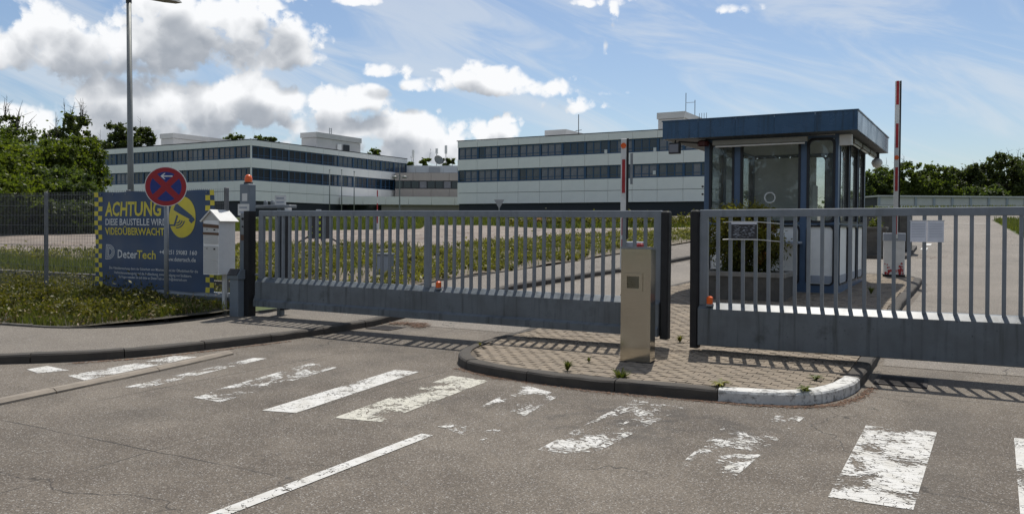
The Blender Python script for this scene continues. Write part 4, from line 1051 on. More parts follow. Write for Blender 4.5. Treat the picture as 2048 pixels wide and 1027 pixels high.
# ------------------------------------------------------------------ banner
TLc, TRc, BLc, BRc = pv(190, 385, 9.99), pv(428, 377, 9.99), pv(195, 571, 9.99), pv(430, 580, 9.99)
BW, BH = TRc[0]-TLc[0], 1.78
bn = thing('site_banner', 'blue and yellow video surveillance warning banner tied to the mesh fence', 'banner', W(TLc[0], 9.985, TLc[2]-BH))
mb = MB(); nx, nz = 40, 16; vs = []
def wavy(x, z): return .012*math.sin(x*4.2+.6*math.sin(z*2)) + .007*math.sin(x*11+z*3) + .006*math.sin(z*9)
for j in range(nz+1):
    for i in range(nx+1):
        x = BW*i/nx; z = BH*j/nz; vs.append((x, wavy(x, z), z + .006*math.sin(x*7)*(1 if j in (0, nz) else 0)))
mb.add(vs, [(j*(nx+1)+i, j*(nx+1)+i+1, (j+1)*(nx+1)+i+1, (j+1)*(nx+1)+i) for j in range(nz) for i in range(nx)])
mb.build('sheet', 'banner_blue', bn, True)
def onbanner(o, lift=.004):
    bpy.context.view_layer.update(); bm = bmesh.new(); bm.from_mesh(o.data)
    bmesh.ops.triangulate(bm, faces=bm.faces[:])
    L = o.location.copy()
    if max(o.dimensions.x, o.dimensions.z) > .2 and len(bm.faces) < 400:
        for c in range(1, nx): bmesh.ops.bisect_plane(bm, geom=bm.verts[:]+bm.edges[:]+bm.faces[:], plane_co=(BW*c/nx-L.x, 0, 0), plane_no=(1, 0, 0))
        for c in range(1, nz): bmesh.ops.bisect_plane(bm, geom=bm.verts[:]+bm.edges[:]+bm.faces[:], plane_co=(0, 0, BH*c/nz-L.z), plane_no=(0, 0, 1))
    for v in bm.verts:
        x, z = v.co.x+L.x, v.co.z+L.z; v.co = (x, wavy(x, z)-lift, z)
    bm.to_mesh(o.data); bm.free(); o.location = (0, 0, 0); return o
def bflat(pts, m, name, lift=.004):
    o = MB().add([(x, 0, z) for x, z in pts], [tuple(range(len(pts)))]).build(name, m, bn); return onbanner(o, lift)
sq = BH/20
for col, ph in ((0, 0), (1, 1)):
    for k in range(20):
        if (k+ph) % 2 == 0:
            x = col*.105; z = BH-(k+1)*sq; bflat([(x, z), (x+.105, z), (x+.105, z+sq), (x, z+sq)], 'banner_yellow', 'check')
            if k < 6 or k > 15: x2 = BW-.21+(.105-x); bflat([(x2, z), (x2+.105, z), (x2+.105, z+sq), (x2, z+sq)], 'banner_yellow', 'check')
sxb = BW/238.0; szb = BH/190.0
def bx(px, py): return (px-190)*sxb, BH-(py-382)*szb
def btext(t, px, py, wpx, hpx, m, bold=.0):
    x, z = bx(px, py+hpx); sz = hpx*szb/.70
    return onbanner(text_part(t, sz, m, bn, (x, 0, z), wpx*sxb, bold*sz))
btext('ACHTUNG', 212, 402, 117, 27, 'banner_yellow', .028)
btext('DIESE BAUSTELLE WIRD', 212, 435, 127, 13, 'banner_white', .014)
btext('VIDEOÜBERWACHT.', 212, 453, 126, 14, 'banner_yellow', .02)
btext('Deter', 240, 497, 41, 16, 'banner_white', .014)
btext('Tech', 281, 497, 36, 16, 'banner_yellow', .014)
btext('+49 251 59083 160', 325, 495, 72, 8, 'banner_white', .012)
btext('www.detertech.de', 336, 508, 60, 8, 'banner_white', .01)
btext('Die Videoüberwachung dient der Sicherheit von Mitarbeitern und der Öffentlichkeit für die', 221, 531, 178, 5, 'banner_white', .006)
btext('Verbrechensvorbeugung und die Aufdeckung, sowie Verfolgung von Straftätern.', 231, 540, 158, 5, 'banner_white', .006)
btext('Bei Fragen wenden Sie sich bitte an DeterTech unter info@detertech.com', 241, 548, 138, 5, 'banner_white', .006)
# D-shaped logo: nested outlines
def dshape(x0, x1, y0, y1, n=8):
    r = (y1-y0)/2; pts = [(x0, y1), (x0, y0)]
    for i in range(n+1):
        a = math.pi*i/n; pts.append((x1-r*.95+r*.95*math.sin(a), (y0+y1)/2-r*math.cos(a)))
    return pts
for a, b_ in ((0, 1.3), (3.2, 4.5), (6.6, 8.0)):
    o_ = [bx(*p) for p in dshape(214+a*.8, 233-a*.8, 487+a, 517-a)]; i_ = [bx(*p) for p in dshape(214+b_*.8, 233-b_*.8, 487+b_, 517-b_)]
    n = len(o_); o = MB().add([(x, 0, z) for x, z in o_+i_], [(k, (k+1) % n, n+(k+1) % n, n+k) for k in range(n)]).build('logo', 'banner_white', bn); onbanner(o)
# camera emblem on a yellow roundel
cx_, cy_ = 370, 432
bflat([bx(cx_+26*math.cos(a), cy_+39*math.sin(a)) for a in np.linspace(0, 2*math.pi, 37)[:-1]], 'banner_yellow', 'roundel', .004)
for pts in ([(359, 405), (390, 430), (387, 437), (353, 418)], [(391, 431), (395, 437), (388, 444), (383, 438)], [(343, 446), (355, 446), (361, 428), (364, 430), (358, 449), (343, 449)]):
    bflat([bx(*p) for p in pts], 'banner_blue', 'camera_emblem', .007)
for r1 in (7, 11, 15):
    arc = [(362+r1*math.cos(a), 436+r1*1.15*math.sin(a)) for a in np.linspace(.2, 1.75, 9)]; arc += [(362+(r1-1.8)*math.cos(a), 436+(r1-1.8)*1.15*math.sin(a)) for a in np.linspace(1.75, .2, 9)]
    bflat([bx(*p) for p in arc], 'banner_blue', 'camera_emblem', .007)
for k in range(9):
    x = BW*(k+.5)/9; MB().cyl((x, -.008, BH-.04), (x, .004, BH-.04), .012, n=8).build('eyelet', 'galv', bn)

# ------------------------------------------------------------------ no-stopping sign
s0 = gp(332, 627, .12); sc_ = pv(331, 373, s0[1])
sg3 = thing('no_stopping_sign', 'round red and blue no stopping sign with white arrow on a grey pole', 'sign', W(s0[0], s0[1], .1), math.radians(14))
zc = sc_[2]-.1; rS = .335
MB().cyl((0, .04, -.3), (0, .04, zc+rS*.9), .038, n=12).build('pole', 'galv', sg3, True)
MB().xz([(rS*math.cos(a), zc+rS*math.sin(a)) for a in np.linspace(0, 2*math.pi, 49)[:-1]], -.012, 0).build('plate', 'sign_white', sg3)
dsk = lambda r: [(r*math.cos(a), zc+r*math.sin(a)) for a in np.linspace(0, 2*math.pi, 49)[:-1]]
MB().xz(dsk(rS*.965), -.0135, -.0122).build('red_face', 'sign_red', sg3)
for k in range(4):
    a0 = math.radians(90*k); c_ = (math.cos(a0), math.sin(a0)); hw = math.radians(45); ri = rS*.74; off = .052
    apex = (c_[0]*off*1.35, c_[1]*off*1.35); pts = [apex]
    th_ = hw - math.asin(off*.95/ri)
    for a in np.linspace(-th_, th_, 9): pts.append((ri*math.cos(a0+a), ri*math.sin(a0+a)))
    MB().xz([(x, zc+z) for x, z in pts], -.015, -.0137).build('blue_field', 'sign_blue', sg3)
ar = MB()
az0 = zc+rS*.52
ar.xz([(-.06, az0-.011), (.105, az0-.008), (.105, az0+.014), (-.06, az0+.011)], -.0165, -.0152)
ar.xz([(-.085, az0), (-.025, az0+.052), (-.005, az0+.052), (-.052, az0)], -.0168, -.0153); ar.xz([(-.085, az0), (-.052, az0), (-.005, az0-.052), (-.025, az0-.052)], -.0167, -.0151)
ar.build('arrow', 'sign_white', sg3)

# ------------------------------------------------------------------ mailbox
m0 = gp(444, 630, .12)
mbx = thing('mailbox', 'white house shaped multi letterbox with brown tape on a thin post', 'mailbox', W(m0[0]-.24, m0[1], .1), math.radians(-24))
z0, z1 = .69, 1.6; w_ = .17; d_ = .36
MB().bbox(.03, .09, .2, .26, -.2, z0, .004).build('post', 'white_paint', mbx)
MB().box(-w_, w_, -.02, d_, z0, z1).build('box', 'box_white', mbx)
MB().xz([(-w_, z1), (w_, z1), (0, z1+.15)], -.021, d_+.001).build('gable', 'box_shadow', mbx)
rf = MB()
for s_ in (-1, 1):
    rf.xz([(s_*(w_+.035), z1-.025), (0, z1+.16), (0, z1+.185), (s_*(w_+.06), z1-.01)][::s_], -.05, d_+.03)
rf.build('roof', 'white_paint', mbx)
for i, (za, zb_) in enumerate(((z0+.02, z0+.24), (z0+.25, z0+.48), (z0+.52, z0+.60), (z0+.61, z0+.80))):
    dd = MB().bbox(-w_+.012, w_-.012, -.027, -.0205, za, zb_, .003).build('letter_door', 'box_shadow', mbx)
    if i in (1, 3): MB().box(-.09, -.075, -.03, -.0275, zb_-.05, zb_-.03).box(.06, .1, -.03, -.0275, zb_-.06, zb_-.035).build('lock', 'iron', dd)
tp = MB(); tp.xz([(-w_-.004, z1-.11), (w_+.004, z1-.13), (w_+.004, z1-.075), (-w_-.004, z1-.05)], -.034, -.028); tp.build('tape', 'tape_brown', mbx)
tp = MB(); tp.xz([(-w_-.004, z1-.235), (w_+.004, z1-.245), (w_+.004, z1-.205), (-w_-.004, z1-.195)], -.034, -.028); tp.build('tape', 'tape_brown', mbx)

# ------------------------------------------------------------------ stainless access pillar on the island
ccu = gp(1270, 725, .11)
rzc = -TH + math.radians(3)
apl = thing('access_pillar', 'brushed stainless steel access pillar with red button on the island', 'pillar', W(-3.335, 8.73, .11), rzc)
CW, CD, CH = .345, .2, 1.27
MB().yz([(0, 0), (CD, 0), (CD, CH-.012), (0, CH)], 0, CW).build('body', 'steel', apl)
MB().yz([(-.012, CH+.002), (CD+.004, CH-.012), (CD+.004, CH+.012), (-.012, CH+.026)], -.004, CW+.004).build('lid', 'galv', apl)
rp = MB().frame_xz([(.025, .80), (.255, .80), (.255, 1.0), (.025, 1.0)], [(.075, .83), (.215, .83), (.215, .965), (.075, .965)], -.016, .001).build('reader_frame', 'steel', apl)
MB().box(.077, .213, -.003, .001, .832, .963).build('reader', 'steel_dark', apl)
MB().bbox(.16, .23, .05, .12, CH, CH+.065, .012).build('button', 'red_plastic', apl)
MB().box(-.012, CW+.012, -.012, CD+.012, -.002, .006).build('base_plate', 'iron', apl)

# ================================================================== GATEHOUSE
BO = gp(1673, 601); TBo = math.radians(30.2)
bo = thing('gatehouse', 'blue and white glazed gatekeeper booth with overhanging flat roof on the island', 'booth', W(*BO), -TBo)
bw, bd, zbl, zs, zw, zr = 2.45, 3.7, .13, 1.41, 2.93, 3.0     # width, depth, plinth, sill, window head, roof underside
MB().box(-bw-.02, .02, -.02, bd+.02, -.3, zbl).build('plinth', 'concrete', bo)
def glazed_wall(org, ang, L, cells, lower=True, door=None):
    """cells: (x0, x1) openings along the wall; wall 8 cm thick, outside at -y"""
    ca, sa = math.cos(ang), math.sin(ang)
    def put(mb, name, m, par=bo):
        o = mb.build(name, m, par)
        if par is bo: o.location = (org[0], org[1], 0); o.rotation_euler = (0, 0, ang)
        return o
    # posts between the openings, rails below and above
    fr = MB(); xs = [0] + [v for c in cells for v in c] + [L]
    for i in range(0, len(xs), 2):
        if xs[i+1]-xs[i] > .01: fr.box(xs[i], xs[i+1], 0, .08, zbl, zr)
    for x0, x1 in cells:
        fr.box(x0, x1, .001, .079, zbl, zbl+.16); fr.box(x0, x1, .001, .079, zs-.04, zs+.0); fr.box(x0, x1, .001, .079, zw, zr)
        # lower opening is closed by a white sandwich panel
    put(fr, 'wall_frame', 'booth_blue')
    for x0, x1 in cells:
        g1 = rrect(x0-.012, x1+.012, zs-.01, zw+.012, .11); g2 = rrect(x0+.03, x1-.03, zs+.03, zw-.03, .09)
        w_ = put(MB().frame_xz(g1, g2, -.012, .07), 'window', 'gasket')
        pn = MB().xz(rrect(x0+.022, x1-.022, zs+.022, zw-.022, .09), .03, .036).build('pane', 'booth_glass', w_)
        g1 = rrect(x0-.012, x1+.012, zbl+.13, zs-.05, .09); g2 = rrect(x0+.02, x1-.02, zbl+.162, zs-.082, .07)
        p_ = put(MB().frame_xz(g1, g2, -.012, .07), 'panel_gasket', 'gasket')
        zsplit = zbl+.31
        MB().xz(rrect(x0+.015, x1-.015, zbl+.158, zs-.078, .07), .02, .05).build('panel', 'booth_white', p_)
        MB().xz([(x0+.05, zbl+.175), (x1-.05, zbl+.175), (x1-.024, zbl+.22), (x1-.024, zsplit), (x0+.024, zsplit), (x0+.024, zbl+.22)], .014, .019).build('kick_band', 'booth_grey', p_)
front = [(.11, .57), (.71, 1.79), (1.92, 2.39)]
glazed_wall((-bw, 0), 0, bw, front)
glazed_wall((0, .081), math.pi/2, bd-.162, [(.14, 1.16), (1.34, 2.36), (2.54, 3.40)])
glazed_wall((-bw, bd-.081), -math.pi/2, bd-.162, [(.14, 1.16), (1.34, 2.36), (2.54, 3.40)])
glazed_wall((0, bd), math.pi, bw, [(.11, .62), (.80, 1.6), (1.8, 2.34)])
MB().box(-bw+.08, -.08, .08, bd-.08, .13, .2).build('floor', 'inner_floor', bo)
MB().box(-bw+.001, -.001, .001, bd-.001, zr-.02, zr-.001).build('ceiling', 'inner_wall', bo)
MB().box(-bw+.7, -.95, 2.9, 3.5, .2, 2.25).box(-bw+.5, -.8, .3, .8, 1.0, 1.05).build('desk_cabinet', 'inner_wall', bo)
MB().box(-bw+.1, -1.0, 3.55, 3.6, .2, 2.9).build('rear_screen', 'inner_wall', bo)
# speaking grille and counter tray on the middle pane
MB().frame_xz([(-1.2+.105*math.cos(a), 1.87+.105*math.sin(a)) for a in np.linspace(0, 2*math.pi, 25)[:-1]], [(-1.2+.085*math.cos(a), 1.87+.085*math.sin(a)) for a in np.linspace(0, 2*math.pi, 25)[:-1]], .005, .025).build('speaking_ring', 'white_plastic', bo)
MB().bbox(-1.72, -.6, -.3, -.013, 1.02, 1.06, .01).build('counter_shelf', 'booth_grey', bo)
# roof
rx0, rx1, ry0, ry1, rz0, rz1 = -3.13, .38, -.5, 4.45, 3.0, 3.335
MB().box(rx0+.03, rx1-.03, ry0+.03, ry1-.03, rz0+.03, rz1-.03).build('roof_deck', 'roof_box', bo)
ns = 22
for i in range(ns):
    y = ry0+.03+(ry1-ry0-.06)*i/ns; MB().box(rx0+.03, rx1-.03, y+.006, y+(ry1-ry0-.06)/ns-.006, rz0+.004, rz0+.029).build('soffit_slat', 'soffit', bo)
nfp = 5
for i in range(nfp):
    a, b_ = rx0+(rx1-rx0)*i/nfp, rx0+(rx1-rx0)*(i+1)/nfp
    MB().box(a+.003, b_-.003, ry0, ry0+.03, rz0, rz1).build('fascia', 'fascia_blue', bo); MB().box(a+.003, b_-.003, ry1-.03, ry1, rz0, rz1).build('fascia', 'fascia_blue', bo)
for i in range(5):
    a, b_ = ry0+.031+(ry1-ry0-.062)*i/5, ry0+.031+(ry1-ry0-.062)*(i+1)/5
    MB().box(rx1-.03, rx1, a+.003, b_-.003, rz0, rz1).build('fascia', 'fascia_blue', bo); MB().box(rx0, rx0+.03, a+.003, b_-.003, rz0, rz1).build('fascia', 'fascia_blue', bo)
MB().box(rx0-.015, rx1+.015, ry0-.015, ry0+.05, rz1, rz1+.02).box(rx1-.05, rx1+.015, ry0+.05, ry1+.015, rz1, rz1+.02).box(rx0-.015, rx1-.05, ry1-.05, ry1+.015, rz1, rz1+.02).box(rx0-.015, rx0+.05, ry0+.05, ry1-.05, rz1, rz1+.02).build('roof_edge', 'fascia_blue', bo)
# lamps below the roof
fl = MB().bbox(-2.2, -.48, -.34, -.24, 2.86, 2.95, .01).build('strip_light', 'strip_old', bo); MB().cyl((-2.15, -.29, 2.835), (-.53, -.29, 2.835), .018, n=8).build('tube', 'white_plastic', fl)
for y in (.55, 1.75, 2.9):
    f2 = MB().bbox(.12, .2, y, y+1.0, 2.88, 2.96, .01).build('strip_light', 'strip_old', bo); MB().cyl((.16, y+.05, 2.86), (.16, y+.95, 2.86), .016, n=8).build('tube', 'white_plastic', f2)
MB().lathe([(.11, 0), (.12, .07), (.08, .1), (.001, .1)], (-2.44, -.12, 2.88), 12).build('beacon', 'maroon', bo)
fb = MB().bbox(-3.02, -2.80, -.47, -.36, 2.72, 2.93, .015).build('flood_lamp', 'black_plastic', bo); MB().box(-3.0, -2.82, -.476, -.4705, 2.745, 2.9).build('glass', 'pane_blind', fb)
MB().cyl((-2.85, -.38, 2.95), (-2.3, -.05, 2.92), .018, n=6).cyl((-2.9, -.4, 2.98), (-2.91, -.41, 2.92), .015, n=6).build('lamp_arm', 'black_plastic', bo)
MB().bbox(.03, .24, -.13, -.02, 2.78, 2.97, .01).build('junction_box', 'white_paint', bo)
sb = MB().lathe([(.001, -.12), (.08, -.09), (.12, 0), (.1, .06), (.05, .1), (.001, .1)], (.17, 4.25, 2.78), 14).build('globe_lamp', 'white_plastic', bo, True); MB().cyl((.17, 4.25, 2.87), (.17, 4.25, 3.0), .05, n=8).build('lamp_base', 'black_plastic', sb)
MB().cyl((-2.47, -.02, 2.1), (-2.47, -.05, 2.1), .02, n=8).cyl((-2.47, -.02, 1.95), (-2.47, -.05, 1.95), .02, n=8).build('door_bell', 'iron', bo)

# ------------------------------------------------------------------ planter and shrub before the booth
def shrub(name, label, base, w, d, h, m, per, size, n, seed, tier=None):
    rd = random.Random(seed); rg = np.random.default_rng(seed); cen, rad = [], []
    for k in range(n):
        z = rd.random()**.8; r = math.sqrt(max(.05, 1-(abs(z-.45)/.62)**2.2)); a = rd.uniform(0, 6.28); q = rd.random()**.5
        cen.append((math.cos(a)*w/2*r*q, math.sin(a)*d/2*r*q, h*z)); rad.append(rd.uniform(.10, .2)*w)
    P, t = leaf_cloud(rg, cen, rad, per, size, .4)
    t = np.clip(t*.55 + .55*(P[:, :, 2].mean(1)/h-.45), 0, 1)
    o = thing(name, label, 'shrub', base, 0)
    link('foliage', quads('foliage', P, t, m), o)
    st = MB()
    for k in range(9): c = cen[k]; st.cyl((c[0]*.2, c[1]*.2, -.1), (c[0]*.8, c[1]*.8, c[2]*.8), .018, .006, n=5)
    st.build('stem', 'bark', o); return o
pl = thing('concrete_planter', 'weathered concrete planter trough under the booth counter', 'planter', W(-3.98, 14.35, zt(14.6)+.08))
MB().yz([(0, 0), (.85, 0), (.88, .46), (-.03, .46)], 0, 1.42).build('trough', 'concrete_dark', pl)
MB().bbox(-.03, 1.45, -.05, .05, .42, .5, .01).bbox(-.03, 1.45, .8, .9, .42, .5, .01).bbox(-.03, .06, .051, .799, .42, .5, .01).bbox(1.36, 1.45, .051, .799, .42, .5, .01).build('rim', 'concrete', pl)
MB().box(.05, 1.37, .04, .81, .3, .44).build('soil', 'soil', pl)
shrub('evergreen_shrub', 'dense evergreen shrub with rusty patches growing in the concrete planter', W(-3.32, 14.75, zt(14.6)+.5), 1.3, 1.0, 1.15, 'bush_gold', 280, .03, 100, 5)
rsh = bpy.data.objects['evergreen_shrub']
P, t_ = leaf_cloud(np.random.default_rng(3), [(.28+random.uniform(-.14, .14), -.22+random.uniform(-.15, .1), random.uniform(.3, .85)) for _ in range(16)], [.11]*16, 170, .026, .4)
link('rusty_foliage', quads('rusty_foliage', P, t_, 'bush_rust'), rsh)

# bins on the rear island
bi = thing('planter_bin', 'dark concrete planter tub holding a small yellow green plant behind the booth', 'planter', W(-3.0, 29.1, zt(29.2)+.11))
MB().yz([(.03, 0), (.9, 0), (.95, .85), (-.03, .85)], 0, .95).build('tub', 'concrete_dark', bi); MB().bbox(-.04, .99, -.06, .98, .8, .9, .02).build('rim', 'concrete_dark', bi)
P, t_ = leaf_cloud(np.random.default_rng(4), [(.62+random.uniform(-.15, .15), .4+random.uniform(-.2, .2), 1.0+random.uniform(-.05, .15)) for _ in range(10)], [.13]*10, 60, .035)
link('plant', quads('plant', P, t_, 'grass_green'), bi)['kind'] = 'stuff'
bk = thing('dark_container', 'dark rectangular container standing behind the planter tub', 'container', W(-3.1, 31.2, zt(31.2)+.11))
MB().bbox(0, 1.7, 0, 1.0, .06, 1.35, .03).build('body', 'concrete_dark', bk); MB().bbox(-.03, 1.73, -.03, 1.03, 1.35, 1.42, .02).build('lid', 'black_plastic', bk)
MB().box(.1, .25, .1, .9, 0, .06).box(1.45, 1.6, .1, .9, 0, .06).build('skid', 'iron', bk)

# ------------------------------------------------------------------ barriers
def barrier(name, label, u, v, z, zboom0, zboom1, reds, bx0, lampz, box_w=.4, rustc=True, boom_x=.0, flip=1):
    t = thing(name, label, 'barrier', W(u, v, z), -TH+math.radians(6))
    MB().bbox(-box_w/2, box_w/2, -.18, .2, .05, .98, .015).build('housing', 'white_paint', t)
    MB().box(-box_w/2-.01, box_w/2+.01, -.19, .21, 0, .05).build('base', 'iron', t)
    MB().bbox(-box_w/2-.012, box_w/2+.012, -.192, .212, .82, 1.0, .012).build('hood', 'booth_grey', t)
    if rustc:
        rd = random.Random(3)
        for k in range(26):
            x = (box_w/2-.03-abs(rd.gauss(0, .07))) if k % 3 else (-box_w/2+.02+abs(rd.gauss(0, .07))); zz_ = .06+abs(rd.gauss(0, .09))+(.12 if k % 5 == 0 else 0); r = rd.uniform(.012, .032)
            MB().xz([(min(box_w/2-.017, max(-box_w/2+.017, x+r*rd.uniform(.6, 1.2)*math.cos(a))), zz_+r*rd.uniform(.6, 1.3)*math.sin(a)) for a in np.linspace(0, 6.283, 8)[:-1]], -.1835-.0002*k, -.1815).build('bare_spot', 'boom_red', t)
    bmz = MB().bbox(bx0-.055, bx0+.045, -.26, -.2, zboom0, zboom1, .008).build('boom', 'white_paint', t)
    MB().box(bx0+.046, bx0+.078, -.25, -.21, max(1.05, zboom0), zboom1).build('rubber_edge', 'rubber', bmz)
    for a, b_ in reds: MB().box(bx0-.03, bx0+.028, -.2625, -.2605, a, b_).build('red_band', 'boom_red', bmz)
    MB().bbox(bx0-.06, bx0+.05, -.2, -.19, .85, 1.15, .004).build('mount', 'galv', t)
    la = MB().cyl((bx0-.005, -.2605, lampz), (bx0-.005, -.275, lampz), .05, n=14).build('boom_lamp', 'orange_lens', bmz)
    return t
br_v = 20.9
def brz(py, u=-1.31): 
    d = ray(1787, py); t = br_v/d.dot(CV); return (EYE+d*t).z - (zt(br_v)+.11)
segs = [(166, 213), (250, 298), (336, 383), (423, 468)]
pb = pv(1787, 560, br_v)
barrier('road_barrier', 'white barrier box with rust spots and raised red striped boom beside the booth', pb[0], br_v, zt(br_v)+.11, .88, brz(166), [(brz(b_), brz(a)) for a, b_ in segs], .02, brz(317), .44)
bl_v = 14.16
def blz(py):
    d = ray(1257, py); t = bl_v/d.dot(CV); return (EYE+d*t).z - (zt(bl_v)+.11)
barrier('road_barrier', 'white barrier with raised red striped boom behind the steel access pillar', -5.17, bl_v, zt(bl_v)+.11, .5, blz(280), [(blz(387), blz(321)), (blz(470), blz(436)), (blz(492), blz(478))], -.13, blz(294), .36, False)
bq = bpy.data.objects['road_barrier.001']
MB().box(.0, .04, -.3, -.27, blz(370), blz(310)).build('signal_plate', 'galv', bq)

# ------------------------------------------------------------------ street lamp
lp = at_depth(264, 575, 16.5); lp.z = .2
lt = at_depth(262, 4, 16.5)
sl = thing('street_lamp', 'tall grey tapering street lamp post behind the banner', 'street lamp', lp, 0)
MB().cyl((0, 0, -.3), (lt.x-lp.x, 0, lt.z-lp.z), .068, .045, n=14).build('pole', 'lamp_metal', sl, True)
hz = lt.z-lp.z
MB().cyl((lt.x-lp.x, 0, hz-.05), (lt.x-lp.x, 0, hz+.05), .055, n=14).build('collar', 'lamp_dark', sl)
a0 = Vector((lt.x-lp.x, 0, hz+.12)); e0 = at_depth(358, 7, 17.6)-lp
hd = MB(); dv_ = (e0-a0).normalized(); sdv = dv_.cross(Vector((0, 0, 1))).normalized(); upv = sdv.cross(dv_)
pts = []
for t, wd, hh in ((-.02, .04, .05), (.3, .06, .06), (.42, .15, .10), (.8, .16, .10), (1.0, .09, .04)):
    c = a0.lerp(e0, t)
    pts += [c+sdv*wd+upv*0, c+sdv*wd*.7+upv*hh, c-sdv*wd*.7+upv*hh, c-sdv*wd]
k = 4; hd.add(pts, [(i*k+j, i*k+(j+1) % k, (i+1)*k+(j+1) % k, (i+1)*k+j) for i in range(4) for j in range(k)] + [(0, 1, 2, 3), (19, 18, 17, 16)])
hd.build('lamp_head', 'lamp_metal', sl)

# ------------------------------------------------------------------ things on the plaza
def flagpole(px, pyt, d, label, grp):
    p = at_depth(px, 457, d); p.z = zt(p.dot(CV)); h = (EYE+ray(px, pyt)*d).z - p.z
    t = thing('flagpole', label, 'flagpole', p, 0, grp); MB().cyl((0, 0, -.2), (0, 0, h), .07, .045, n=8).build('pole', 'lamp_metal', t, True)
    MB().lathe([(.001, 0), (.09, .03), (.09, .1), (.001, .14)], (0, 0, h), 10).build('finial', 'galv', t); MB().cyl((0, 0, -.05), (0, 0, .12), .13, n=10).build('foot', 'galv', t)
for px, py in ((659, 341), (683, 341), (708, 344)): flagpole(px, py, 92, 'bare grey flagpole in front of the left office block', 'row of flagpoles')
p = at_depth(799, 457, 80); p.z = zt(p.dot(CV)); h = (EYE+ray(799, 328)*80).z - p.z
t = thing('plaza_lamp', 'grey lamp post with two dish heads in front of the entrance wing', 'street lamp', p, 0)
MB().cyl((0, 0, -.2), (0, 0, h), .07, .05, n=8).build('pole', 'lamp_metal', t)
hz2 = (EYE+ray(799, 353)*80).z-p.z
for s_ in (-1, 1):
    MB().cyl((0, 0, hz2+.1), (s_*.45, 0, hz2), .03, n=6).build('arm', 'lamp_metal', t); MB().lathe([(.001, .08), (.2, .02), (.28, -.1), (.2, -.14), (.001, -.16)], (s_*.48, 0, hz2), 12).build('lamp_head', 'lamp_metal', t, True)
p = at_depth(754.5, 457, 60); p.z = zt(p.dot(CV)); h = (EYE+ray(754.5, 380)*60).z - p.z
t = thing('striped_post', 'thin red and white raised barrier boom on the plaza', 'barrier', p, 0)
for k in range(6): MB().box(-.035, .035, -.03, .03, h*k/6, h*(k+1)/6-.001).build('band', 'boom_red' if k % 2 else 'white_paint', t)
MB().bbox(-.25, .1, .041, .35, 0, 1.0, .02).build('housing', 'white_paint', t)
p = at_depth(998, 457, 46); p.z = zt(p.dot(CV)); h = (EYE+ray(998, 399)*46).z - p.z
t = thing('give_way_sign', 'back of a triangular give way sign on a thin post by the plaza', 'sign', p, 0)
MB().cyl((0, 0, -.2), (0, 0, h-.05), .03, n=8).build('pole', 'galv', t); MB().xz([(-.29, h), (.29, h), (0, h-.52)][::-1], -.045, -.032).build('plate', 'sign_back', t)
# video tower with checker box
v0 = gp(637, 492); 
t = thing('camera_tower', 'black surveillance tower with yellow checker sides on splayed legs behind the left gate', 'surveillance tower', W(v0[0], v0[1], v0[2]), -TH)
dv0 = (W(*v0)-EYE).length
MB().bbox(-.42, .42, -.3, .3, .35, 1.62, .03).build('tower_body', 'black_plastic', t)
for r in range(8):
    for c in range(2):
        if (r+c) % 2: MB().box(.1+c*.15, .25+c*.15, -.306, -.3005, .45+r*.14, .59+r*.14).build('check', 'hivis', t)
        elif r < 4: MB().box(-.38+c*.15, -.25+c*.15, -.306, -.3005, .45+r*.14, .50+r*.14).build('check', 'hivis', t)
for sx, sy in ((-1, -1), (1, -1), (1, 1), (-1, 1)): MB().cyl((sx*.3, sy*.22, .5), (sx*.95, sy*.7, 0), .04, n=6).build('leg', 'black_plastic', t)
MB().cyl((0, 0, 1.6), (0, 0, 1.7), .12, n=10).build('camera_dome', 'white_plastic', t)
cb0 = gp(770, 562)
t = thing('utility_cabinet', 'small grey utility cabinet standing in the planting bed', 'cabinet', W(*cb0), -TH+.1)
MB().bbox(-.17, .17, -.1, .12, 0, .62, .01).build('body', 'post_grey', t); MB().bbox(-.19, .19, -.13, .14, .62, .66, .01).build('lid', 'galv', t)
MB().box(-.15, .15, -.104, -.1005, .2, .6).build('door', 'booth_grey', t); MB().box(-.06, .0, -.108, -.1045, .03, .15).build('vent', 'black_plastic', t)
tr0 = gp(1148, 447, .0) or (-20, 56, 1.7)
t = thing('tree_stump', 'reddish brown cut log lying at the back of the plaza', 'log', W(tr0[0], 57.5, zt(57.5)), .3)
MB().cyl((-.55, 0, .3), (.55, 0, .36), .32, .28, n=10).build('log', 'rust', t); MB().cyl((.2, 0, .5), (.35, .1, 1.1), .09, .05, n=7).build('branch', 'rust', t)

# ================================================================== PLANTS AND LITTER
def blades(pts, hgt, wid, seed, bend=.5):
    rg = np.random.default_rng(seed); n = len(pts); p = np.array(pts)
    a = rg.random(n)*6.283; d = np.stack([np.cos(a), np.sin(a), np.zeros(n)], 1); s = np.stack([-np.sin(a), np.cos(a), np.zeros(n)], 1)
    h = hgt*(.5+rg.random(n)); b = (rg.random(n)*bend)[:, None]*h[:, None]; w = wid*(.6+.8*rg.random(n))[:, None]
    up = np.array([0, 0, 1.0])
    P = np.stack([p-s*w, p+s*w, p+s*w*.5+d*b*.45+up*h[:, None]*.65, p+d*b+up*h[:, None]*.95], 1)
    return P, np.clip(rg.normal(.45, .25, n), 0, 1)
def scatter(poly, zf, n, seed, dens=None):
    rd = random.Random(seed); us_ = [p[0] for p in poly]; vs2 = [p[1] for p in poly]; out = []
    while len(out) < n:
        u, v = rd.uniform(min(us_), max(us_)), rd.uniform(min(vs2), max(vs2))
        if inside((u, v), poly) and (dens is None or rd.random() < dens(u, v)): out.append(tuple(W(u, v, zf(u, v))))
    return out
def stuff(o, label, cat): return tag(o, label, cat, kind='stuff')
vis_verge = [p for p in vg_pts if p[0] > -26] ; vis_verge = [q for q in vis_verge]
